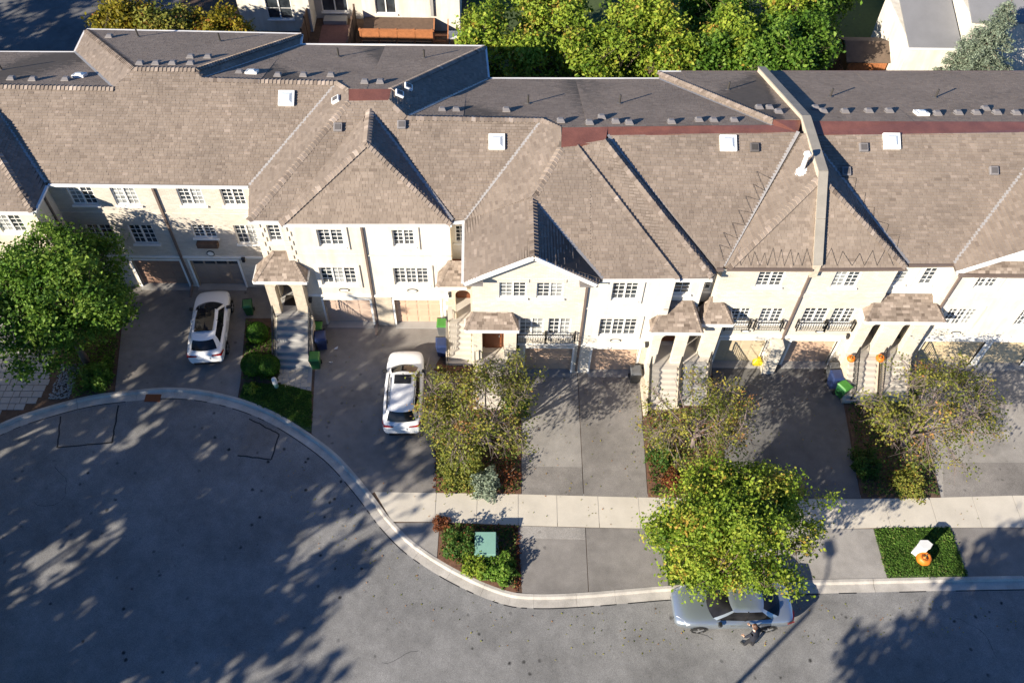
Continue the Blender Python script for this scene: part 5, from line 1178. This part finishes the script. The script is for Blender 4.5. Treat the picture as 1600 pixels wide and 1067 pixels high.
    if kind == 'hatch': # glass roof running back from the windscreen
        g = MB(); g.add([(.36, -.42, 1.525), (.36, .42, 1.525), (-.3, .46, 1.565), (-1.12, .44, 1.56), (-1.12, -.44, 1.56), (-.3, -.46, 1.565), (.36, 0, 1.535), (-.3, 0, 1.585), (-1.12, 0, 1.575)], [(0, 6, 7, 5), (6, 1, 2, 7), (5, 7, 8, 4), (7, 2, 3, 8)]); g.build('glass_roof', 'car_glass', t, (0, 0, 0))
    if kind == 'suv':
        g = MB().box(-.28, .22, -.40, .40, zr-.015, zr+.012); g.build('sunroof', 'car_glass', t, (0, 0, 0))
        for s_ in (-1, 1): MB().tube([(.1, s_*.57, 1.61), (-.5, s_*.6, 1.665), (-1.45, s_*.57, 1.64)], .018, 5).build('roof_rail', 'black_plastic', t, (0, 0, 0))
    if kind == 'sedan':
        MB().box(-1.02, -.9, -.03, .03, 1.43, 1.49).build('roof_fin', paint, t, (0, 0, 0))
    # wheels
    for x in wx:
        for s_ in (-1, 1):
            w = ST[5][2]
            wh = MB().tube([(x, s_*(w-.2), wr), (x, s_*(w+.012), wr)], [wr, wr*.97], 22).build('wheel', 'tyre', t, (0, 0, 0))
            g = MB(); g.tube([(x, s_*(w+.0), wr), (x, s_*(w+.018), wr)], [wr*.2, wr*.18], 10)
            for q in range(5):
                a = q*2*math.pi/5; g.bar((x+math.cos(a)*wr*.1, s_*(w+.016), wr+math.sin(a)*wr*.1), (x+math.cos(a)*wr*.68, s_*(w+.016), wr+math.sin(a)*wr*.68), .07, .02, (0, 1, 0))
            g.build('rim', 'rim', wh, (0, 0, 0))
            a = MB()
            for q in range(13):
                a0 = math.pi*q/13; a1 = math.pi*(q+1)/13; r0, r1 = wr*1.0, wr*1.17; y = s_*(w+.004)
                a.quad(*[(x+r*math.cos(b), y, wr+r*math.sin(b)) for r, b in ((r0, a0), (r1, a0), (r1, a1), (r0, a1))])
            a.build('wheel_arch', 'black_plastic', t, (0, 0, 0))
    fx = ST[-2][0]; rx = ST[1][0]; zf = ST[-3][3]; zrr = ST[1][3]
    for s_ in (-1, 1):
        g = MB(); g.add([(fx-.02, s_*.45, zf-.07), (fx-.36, s_*.80, zf+.02), (fx-.55, s_*.845, zf+.045), (fx-.3, s_*.66, zf+.035), (fx-.06, s_*.45, zf+.0), (fx-.4, s_*.86, zf-.06)], [(0, 1, 3, 4), (1, 2, 3), (0, 5, 1), (5, 2, 1)]); g.build('headlight', 'headlamp', t, (0, 0, 0))
        g = MB(); g.add([(rx-.035, s_*.36, zrr-.08), (rx-.035, s_*.36, zrr+.01), (rx+.04, s_*.80, zrr+.03), (rx+.34, s_*.895, zrr-.0), (rx+.3, s_*.91, zrr-.09), (rx-.0, s_*.82, zrr-.1)], [(0, 1, 2, 5), (5, 2, 3, 4)]); g.build('tail_light', 'tail_red', t, (0, 0, 0))
        bx_, by_, bz_ = base[2]; MB().box(bx_-.18, bx_-.02, min(s_*(by_+.1), s_*(by_+.3)), max(s_*(by_+.1), s_*(by_+.3)), bz_-.01, bz_+.13).build('mirror', 'black_plastic' if kind != 'suv' else 'black_plastic', t, (0, 0, 0), bevel=.03)
        for hx in (.15, -.85): MB().box(hx-.1, hx+.1, min(s_*.90, s_*.935), max(s_*.90, s_*.935), .8, .825).build('door_handle', 'rim' if kind == 'sedan' else paint, t, (0, 0, 0))
    MB().box(fx-.0, fx+.05, -.45, .45, .42, .56).build('grille', 'black_plastic', t, (0, 0, 0))
    MB().box(rx-.07, rx-.03, -.24, .24, zrr-.28, zrr-.16).build('number_plate', 'paper_white', t, (0, 0, 0))
    MB().box(rx-.06, rx+.02, -.6, .6, .3, .44).build('bumper', 'black_plastic', t, (0, 0, 0))
    return t
make_car('white hatchback with a dark glass roof parked nose to the taupe garage door', (-14.42, 27.45, 0), R(95.5), 'paint_white', 'hatch')
make_car('white crossover with a sunroof parked under the sparse spreading tree', (-4.36, 23.55, 0), R(90.8), 'paint_white', 'suv')
make_car('silver blue sedan parked at the kerb under the lime street tree', (9.85, 13.08, -.1), R(181), 'paint_silver', 'sedan')
# ------------------------------------------------------------------ bins, boxes, pumpkins, person, back yards
def wheelie(label, x, y, rz, body, lid, s=1., open_=False):
    t = thing('wheeled_bin', label, 'bin', (x, y, 0), 'wheeled waste bins', rz)
    w0, w1, d0, d1, h = .21*s, .28*s, .23*s, .31*s, .95*s
    v = [(-w0, -d0, .06), (w0, -d0, .06), (w0, d0, .06), (-w0, d0, .06), (-w1, -d1, h), (w1, -d1, h), (w1, d1, h), (-w1, d1, h)]
    MB().add(v, [(3, 2, 1, 0), (4, 5, 6, 7), (0, 1, 5, 4), (1, 2, 6, 5), (2, 3, 7, 6), (3, 0, 4, 7)]).build('bin_body', body, t, (0, 0, 0), bevel=.03)
    l = MB().add([(-w1-.02, -d1-.03, h+.005), (w1+.02, -d1-.03, h+.005), (w1+.02, d1+.02, h+.005), (-w1-.02, d1+.02, h+.005), (-w1*.8, -d1*.75, h+.07), (w1*.8, -d1*.75, h+.07), (w1*.85, d1*.85, h+.09), (-w1*.85, d1*.85, h+.09)],
                 [(3, 2, 1, 0), (4, 5, 6, 7), (0, 1, 5, 4), (1, 2, 6, 5), (2, 3, 7, 6), (3, 0, 4, 7)]).build('lid', lid, t, (0, 0, 0), bevel=.015)
    MB().tube([(-w1, d1+.06, h), (w1, d1+.06, h)], .02, 6).build('handle', 'black_plastic', t, (0, 0, 0))
    for q in (-1, 1): MB().tube([(q*w0, d0+.03, .1), (q*(w0+.05), d0+.03, .1)], .1, 12).build('wheel', 'tyre', t, (0, 0, 0))
    return t
def props():
    wheelie('green bin beside the taupe garage door', -12.75, 28.7, .15, 'bin_green', 'bin_green', .85)
    wheelie('lime lidded bin against the wall right of the stone porch stairs', -8.98, 27.35, 0, 'bin_grey', 'bin_lime', .78)
    wheelie('blue bin right of the stone porch stairs', -8.72, 26.55, .2, 'bin_blue', 'bin_blue', 1.)
    wheelie('green bin at the foot of the stone porch stairs', -8.88, 25.35, .05, 'bin_green', 'bin_lime', .92)
    wheelie('bin with a bright lime lid against the salmon garage wall', -2.72, 27.5, 0, 'bin_grey', 'bin_lime', .9)
    wheelie('blue bin in front of the lime lidded one near the white crossover', -2.68, 26.2, .05, 'bin_blue', 'bin_blue', 1.)
    wheelie('black bin beside the stairs of the white stucco house', 6.88, 24.65, 0, 'bin_black', 'bin_grey', .95)
    wheelie('grey bin against the pillar of the double porch', 16.75, 24.95, 0, 'bin_grey', 'bin_grey', .9)
    wheelie('blue bin in front of the double porch', 16.72, 24.4, .1, 'bin_blue', 'bin_blue', 1.)
    wheelie('green bin in front of the blue bin at the double porch', 17.0, 23.85, .6, 'bin_green', 'bin_lime', .92)
    def pumpkin(label, x, y, z, r):
        t = thing('pumpkin', label, 'pumpkin', (x, y, z), 'pumpkins set out by the porch and lawn'); m = MB(); nu, nv = 24, 9; vs = []; fs = []
        for i in range(1, nv):
            th = math.pi*i/nv
            for j in range(nu):
                ph = 2*math.pi*j/nu; rr = r*(1-.1*abs(math.cos(ph*4)))*math.sin(th)**.8; vs.append((rr*math.cos(ph), rr*math.sin(ph), r*.8+r*.78*math.cos(th)*(1-.25*(math.sin(th) < .5))))
        for i in range(nv-2):
            for j in range(nu): fs.append((i*nu+j, i*nu+(j+1) % nu, (i+1)*nu+(j+1) % nu, (i+1)*nu+j))
        fs += [tuple(range(nu)), tuple((nv-2)*nu+j for j in range(nu))[::-1]]
        m.add(vs, fs).build('rind', 'pumpkin', t, (0, 0, 0), smooth=True); MB().tube([(0, 0, r*1.25), (.01, .02, r*1.55), (.04, .03, r*1.75)], [.035, .025, .02], 6).build('stalk', 'stem', t, (0, 0, 0))
    pumpkin('left one of the two orange pumpkins on the double porch stairs', 17.18, 24.75, 1.68, .21)
    pumpkin('right one of the two orange pumpkins on the double porch stairs', 18.6, 24.78, 1.68, .23)
    pumpkin('big orange pumpkin against the white pedestal on the verge lawn', 18.6, 15.25, .02, .34)
    # pedestals and transformer
    t = thing('utility_pedestal', 'white hexagonal utility pedestal on the verge lawn', 'utility box', (18.52, 15.62, 0))
    hx = [(18.52+.29*math.cos(a), 15.62+.2*math.sin(a)) for a in [i*math.pi/3 for i in range(6)]]
    MB().prism(hx, -.02, .85).build('cabinet', 'utility_white', t); MB().prism([(18.52+(x-18.52)*1.12, 15.62+(y-15.62)*1.12) for x, y in hx], .85, .93).build('lid', 'utility_white', t)
    t = thing('cable_pedestal', 'small white and green cable pedestal on the lawn below the round shrubs', 'utility box', (-10.68, 24.1, 0))
    MB().tube([(-10.68, 24.1, 0), (-10.68, 24.1, .5)], [.11, .11], 12).build('post', 'utility_green', t); MB().tube([(-10.68, 24.1, .4), (-10.68, 24.1, .72), (-10.68, 24.1, .8)], [.13, .12, .06], 12).build('cap', 'utility_white', t)
    t = thing('transformer_box', 'pale green transformer box in the verge bed', 'utility box', (-.35, 15.75, 0))
    MB().add([(-.85, 15.2, 0), (.12, 15.2, 0), (.12, 16.25, 0), (-.85, 16.25, 0), (-.82, 15.25, .55), (.1, 15.25, .55), (.1, 16.22, .75), (-.82, 16.22, .75)], [(3, 2, 1, 0), (4, 5, 6, 7), (0, 1, 5, 4), (1, 2, 6, 5), (2, 3, 7, 6), (3, 0, 4, 7)]).build('cabinet', 'utility_green', t, bevel=.025)
    MB().box(-.95, .22, 15.1, 16.35, -.03, .05).build('pad', 'concrete_grey', t)
    # litter, bag, post
    rnd = random.Random(4)
    for x, y, lab in ((-8.05, 26.5, 'crumpled white paper scrap by the blue bin'), (-8.22, 25.6, 'white paper scrap by the green bin at the stone stairs')):
        m = MB(); p = [(x+rnd.uniform(-.12, .12), y+rnd.uniform(-.1, .1), rnd.uniform(.01, .1)) for _ in range(9)]
        for i in range(7): m.add([p[i], p[i+1], p[i+2]], [(0, 1, 2)])
        tag(m.build('litter', 'paper_white'), lab, 'litter')
    t = thing('salt_bag', 'yellow bag hanging at the tan garage door', 'bag', (13.1, 25.5, .25)); m = MB()
    m.add([(-.22, -.1, 0), (.22, -.1, 0), (.2, .1, 0), (-.2, .1, 0), (-.27, -.14, .25), (.27, -.13, .28), (.24, .12, .26), (-.26, .12, .28), (-.1, -.04, .52), (.12, -.04, .5), (.1, .04, .5), (-.1, .04, .52)],
          [(3, 2, 1, 0), (0, 1, 5, 4), (1, 2, 6, 5), (2, 3, 7, 6), (3, 0, 4, 7), (4, 5, 9, 8), (5, 6, 10, 9), (6, 7, 11, 10), (7, 4, 8, 11), (8, 9, 10, 11)]).build('sack', 'yellow_plastic', t, (0, 0, 0), bevel=.03); MB().tube([(0, 0, .5), (0, 0, .6)], [.05, .08], 8).build('tie', 'yellow_plastic', t, (0, 0, 0))
    # street lamp below the frame: its shadow crosses the road
    t = thing('street_lamp', 'tall street lamp outside the picture throwing a pole shadow across the road', 'street lamp', (-.6, 1.4, -.1))
    MB().tube([(-.6, 1.4, -.1), (-.6, 1.4, 8.2)], [.13, .08], 10).build('pole', 'concrete_grey', t); MB().tube([(-.6, 1.4, 8.1), (-.3, 2.3, 8.7), (-.1, 3.2, 8.8)], [.05, .045, .04], 8).build('arm', 'rim', t); MB().box(-.25, .08, 3.1, 3.75, 8.72, 8.88).build('lamp_head', 'rim', t)
props()
def person():
    t = thing('person', 'person in a dark jacket and trousers standing beside the silver sedan', 'person', (10.45, 11.62, -.1), None, R(40))
    # local frame: faces +Y, leaning forward to the car
    me = bpy.data.meshes.new('body'); J = [(0, 0, .95, .15), (0, .02, 1.12, .145), (0, .08, 1.33, .17), (0, .12, 1.45, .10), (0, .15, 1.53, .055), (0, .18, 1.62, .07)]
    V = [j[:3] for j in J]; Rr = [j[3] for j in J]; E = [(i, i+1) for i in range(5)]
    def chain(a, pts):
        p = a
        for x, y, z, r in pts:
            V.append((x, y, z)); Rr.append(r); E.append((p, len(V)-1)); p = len(V)-1
        return p
    for s, st in ((-1, .1), (1, -.1)):
        chain(0, [(s*.1, .0, .88, .11), (s*.11, st*.5+.04, .48, .075), (s*.11, st, .1, .05), (s*.12, st+.12, .04, .045), (s*.12, st+.2, .03, .035)])
    hands = []
    for s, tgt in ((-1, (-.24, .22, .92)), (1, (.22, .34, .98))):
        a = chain(2, [(s*.19, .1, 1.37, .075), (s*.27, .18, 1.16, .055), (tgt[0], tgt[1], tgt[2], .04), (tgt[0], tgt[1]+.08, tgt[2]-.02, .035)])
        for f in range(4): chain(a, [(tgt[0]+(f-1.5)*.02, tgt[1]+.13, tgt[2]-.03, .010), (tgt[0]+(f-1.5)*.022, tgt[1]+.165-.004*abs(f-1.5), tgt[2]-.06, .008)])
        chain(a, [(tgt[0]-s*.045, tgt[1]+.1, tgt[2], .011), (tgt[0]-s*.055, tgt[1]+.135, tgt[2]-.01, .009)])
    me.from_pydata(V, E, []); o = link('body', me, None, t, (0, 0, 0))
    mats = ['jacket', 'trousers', 'skin', 'shoe']
    sm = o.modifiers.new('k', 'SKIN'); sl = me.skin_vertices[0].data
    for i, r in enumerate(Rr): sl[i].radius = (r, r); sl[i].use_root = (i == 0)
    ss = o.modifiers.new('s', 'SUBSURF'); ss.levels = ss.render_levels = 1
    dg = bpy.context.evaluated_depsgraph_get(); ev = o.evaluated_get(dg); nm = bpy.data.meshes.new_from_object(ev); o.modifiers.clear(); o.data = nm
    nm.materials.clear()
    for k in mats: nm.materials.append(MATS[k])
    for p in nm.polygons:
        c = p.center; p.use_smooth = True
        arm = abs(c.x) > .2 and c.y > .2
        hand = (c.y > .25 and c.x < -.17 and c.z < .95) or (c.y > .39 and c.x > .13 and c.z < 1.02)
        p.material_index = 2 if hand or (c.z > 1.47 and c.y > .1) else (0 if c.z > .9 or arm else (1 if c.z > .11 else 3))
    t.scale = (1.1, 1.1, 1.1)
    # head
    h = MB(); nu, nv = 16, 10; vs = []; fs = []
    cx, cy, cz = 0, .2, 1.67
    for i in range(nv+1):
        th = math.pi*i/nv
        for j in range(nu):
            ph = 2*math.pi*j/nu; x = .078*math.sin(th)*math.cos(ph); y = .098*math.sin(th)*math.sin(ph); z = .122*math.cos(th)
            if z < -.03: x *= 1+(z+.03)*2.2; 
            if abs(x) < .02 and y > .08 and -.03 < z < .02: y += .022
            vs.append((cx+x, cy+y, cz+z))
    for i in range(nv):
        for j in range(nu): fs.append((i*nu+j, i*nu+(j+1) % nu, (i+1)*nu+(j+1) % nu, (i+1)*nu+j))
    hd = h.add(vs, fs).build('head', 'skin', t, (0, 0, 0), smooth=True)
    for s in (-1, 1):
        MB().tube([(s*.03, cy+.088, cz+.0), (s*.03, cy+.1, cz+.0)], .011, 8).build('eye', 'door_dark_and_shade', hd, (0, 0, 0)); MB().tube([(s*.074, cy, cz-.02), (s*.086, cy-.012, cz+.02)], [.014, .018], 6).build('ear', 'skin', hd, (0, 0, 0))
    MB().tube([(-.025, cy+.088, cz-.06), (.025, cy+.088, cz-.06)], .007, 5).build('mouth', 'tail_red', hd, (0, 0, 0))
    h = MB(); vs = []; fs = []
    for i in range(nv-2):
        th = math.pi*i/nv
        for j in range(nu):
            ph = 2*math.pi*j/nu; k = 1.13; back = math.sin(ph) < .35
            z = .13*math.cos(th) if back or i < 4 else .13*math.cos(math.pi*3.4/nv); vs.append((cx+.088*k*math.sin(th)*math.cos(ph), cy-.012+.105*k*math.sin(th)*math.sin(ph)*(1 if back or i < 4 else .78), cz+.012+z-(.05*i/nv if back else 0)))
    for i in range(nv-3):
        for j in range(nu): fs.append((i*nu+j, i*nu+(j+1) % nu, (i+1)*nu+(j+1) % nu, (i+1)*nu+j))
    h.add(vs, fs).build('hair', 'hair', t, (0, 0, 0), smooth=True)
    h = MB().tube([(0, .12, 1.44), (0, .15, 1.5)], [.085, .07], 12); h.build('collar', 'paper_white', t, (0, 0, 0))
person()
def back_yards():
    # pale house behind with a window and kitchen door
    t = thing('rear_house', 'pale rear house wall with a window behind the golden trees', 'house', (-14.8, 53.6, 0)); hs = [(-15.6, -13.9, .9, 2.5)]
    m = MB(); facade(m, -17.5, -12.7, 53.6, -.1, 6, hs); m.quad((-12.7, 53.6, -.1), (-12.7, 62, -.1), (-12.7, 62, 6), (-12.7, 53.6, 6)); m.build('wall', 'stucco_white', t); window(t, *hs[0], 53.6, 2, 1, 2, 0)
    MB().add([(-17.9, 53.2, 6), (-12.4, 53.2, 6), (-12.4, 62, 6), (-17.9, 62, 6), (-16, 57.6, 8), (-14, 57.6, 8)], [(0, 1, 5, 4), (1, 2, 5), (2, 3, 4, 5), (3, 0, 4), (3, 2, 1, 0)]).build('roof', 'roof_grey', t)
    t = thing('rear_house', 'shaded rear house with a patio door left of the wooden deck', 'house', (-11, 55, 0)); hs = [(-12.2, -10.4, .5, 2.7)]
    m = MB(); facade(m, -12.68, -9.4, 55.2, -.1, 6, hs); m.build('wall', 'concrete', t); window(t, *hs[0], 55.2, 2, 1, 1, 0)
    MB().box(-12.1, -10.5, 54.4, 55.1, -.05, .3).build('step', 'concrete_grey', t); MB().box(-12.9, -9.2, 54.9, 61, 6, 6.3).build('roof', 'roof_grey', t)
    structure('rear_patio', MB().box(-12.2, -10.0, 51.2, 54.4, -.05, .02), 'brick_red')
    t = thing('rear_house', 'white rear house wall behind the orange wooden deck', 'house', (-5.6, 54, 0)); hs = [(-8.3, -6.9, 1.25, 3.3), (-4.6, -4.35, 1.9, 5.5)]
    m = MB(); facade(m, -9.2, -2.6, 53.9, -.1, 6, hs); m.quad((-2.6, 53.9, -.1), (-2.6, 62, -.1), (-2.6, 62, 6), (-2.6, 53.9, 6)); m.quad((-9.2, 53.9, -.1), (-9.2, 53.9, 6), (-9.2, 62, 6), (-9.2, 62, -.1)); m.build('wall', 'stucco_white', t); window(t, *hs[0], 53.9, 2, 1, 1, 0)
    m = MB().bar((-4.47, 53.8, 1.2), (-4.47, 53.8, 6), .2, .1, (0, 1, 0)); m.build('downspout', 'concrete_grey', t); MB().box(-9.4, -2.4, 53.6, 61, 6, 6.3).build('roof', 'roof_grey', t)
    # wooden deck
    t = thing('wooden_deck', 'orange wooden deck with railing behind the white rear house', 'deck', (-6.6, 52.4, 0))
    for i in range(17): MB().box(-9.1, -4.3, 51.1+i*.165, 51.25+i*.165, .95, 1.0).build('plank', 'wood_brown', t)  # planks darker than the orange rails: the floor's shade put into their colour
    MB().box(-9.1, -4.3, 51.08, 53.88, .75, .94).build('joist_frame', 'wood_brown', t)
    for i in range(5):
        MB().box(-9.1+i*1.18, -9.0+i*1.18, 51.0, 51.1, 0, 2.0).build('post', 'wood_orange', t)
        if i < 4: MB().box(-9.0+i*1.18, -7.92+i*1.18, 51.02, 51.07, 1.12, 1.82).build('rail_panel', 'wood_orange', t)
    MB().box(-9.15, -4.2, 50.98, 51.12, 1.86, 1.95).build('handrail', 'wood_orange', t)
    for i in range(4): MB().box(-4.25, -3.3, 51.2+i*.28, 51.46+i*.28, .1+.22*i, .16+.22*i).build('step', 'wood_orange', t)
    for x in (-4.25, -3.32): MB().bar((x, 51.1, .9), (x, 52.4, 1.9), .07, .08).build('stair_rail', 'wood_orange', t)
    # chairs, table
    t = thing('patio_table', 'white table leaning on the wall right of the wooden deck', 'table', (-3.0, 52.3, 0)); MB().box(-3.4, -2.5, 51.9, 52.8, .68, .74).build('table_top', 'utility_white', t)
    for x in (-3.3, -2.65):
        for y in (52.0, 52.65): MB().box(x, x+.06, y, y+.06, 0, .68).build('leg', 'utility_white', t)
    # wooden fences
    for i, (x, lab) in enumerate(((-9.75, 'weathered wooden yard fence left of the wooden deck'), (-12.9, 'weathered wooden yard fence left of the brick patio'))):
        t = thing('wooden_fence', lab, 'fence', (x, 51.5, 0), 'yard fences')
        for k in range(4): MB().box(x-.06, x+.06, 49.6+k*1.4, 49.72+k*1.4, 0, 1.95).build('post', 'wood_brown', t)
        me = MB().box(x-.03, x+.03, 0, .14, .1, 1.8).mesh('board')
        for k in range(27): o = link('board', me, 'wood_brown', t); o.location = (0, 49.75+k*.155, 0)
    # shed and pallets
    t = thing('garden_shed', 'orange timber shed with a brown roof behind the right hand houses', 'shed', (23.9, 49.3, 0))
    for k in range(14): MB().box(22.65+k*.18, 22.815+k*.18, 48.2, 48.26, 0, 2.1).build('board', 'wood_orange', t)
    for k in range(13): MB().box(22.6, 22.66, 48.2+k*.18, 48.365+k*.18, 0, 2.1).build('board', 'wood_orange', t)
    m = MB(); deck(m, [(22.35, 48.0, 2.1), (25.35, 48.0, 2.1), (25.35, 49.35, 2.75), (22.35, 49.35, 2.75)], .07); m.build('roof_panel', 'shed_roof', t)
    m = MB(); deck(m, [(22.35, 49.35, 2.75), (25.35, 49.35, 2.75), (25.35, 50.7, 2.1), (22.35, 50.7, 2.1)], .07); m.build('roof_panel', 'shed_roof', t)
    MB().box(25.1, 25.16, 48.2, 50.5, 0, 2.1).build('side_wall', 'wood_orange', t)
    t = thing('wooden_pallet', 'orange lattice pallet leaning on the shed', 'pallet', (22.0, 48.3, 0))
    for k in range(6): MB().bar((21.5, 47.9+k*.24, .1+.0*k), (22.35, 47.9+k*.24, 1.5), .16, .03, (0, 1, 0)).build('slat', 'wood_orange', t)
    for k in range(3): MB().bar((21.6+k*.33, 47.85, .18+k*.56), (21.6+k*.33, 49.2, .18+k*.56), .06, .06).build('rail', 'wood_orange', t)
    # white house at the top right
    t = thing('rear_house', 'white rear house with grey shingled roofs beside the blue green spruce', 'house', (28.5, 48.5, 0))
    m = MB(); m.box(25.2, 28.2, 46.5, 52, -.1, 4.4); m.build('wall', 'stucco_white', t); m = MB(); m.box(28.45, 40, 47.0, 62, -.1, 6.0); m.build('wall', 'stucco_white', t)
    q = [(25.05, 46.3, 4.4), (28.3, 46.3, 4.4), (28.3, 50.6, 5.6), (25.05, 50.6, 5.6)]; m = MB(); deck(m, q, .1); r = m.build('roof', 'roof_grey', t); MB().bar((25.0, 46.25, 4.33), (28.3, 46.25, 4.33), .1, .1).build('gutter', 'gutter_white', t)
    q = [(28.3, 46.6, 6.0), (40.5, 46.6, 6.0), (40.5, 54, 8.8), (28.3, 54, 8.8)]; m = MB(); deck(m, q, .1); m.build('roof', 'roof_grey', t)
    window(t, 26.1, 27.3, 1.2, 2.4, 46.38, 2, 1, 1, 0)
back_yards()
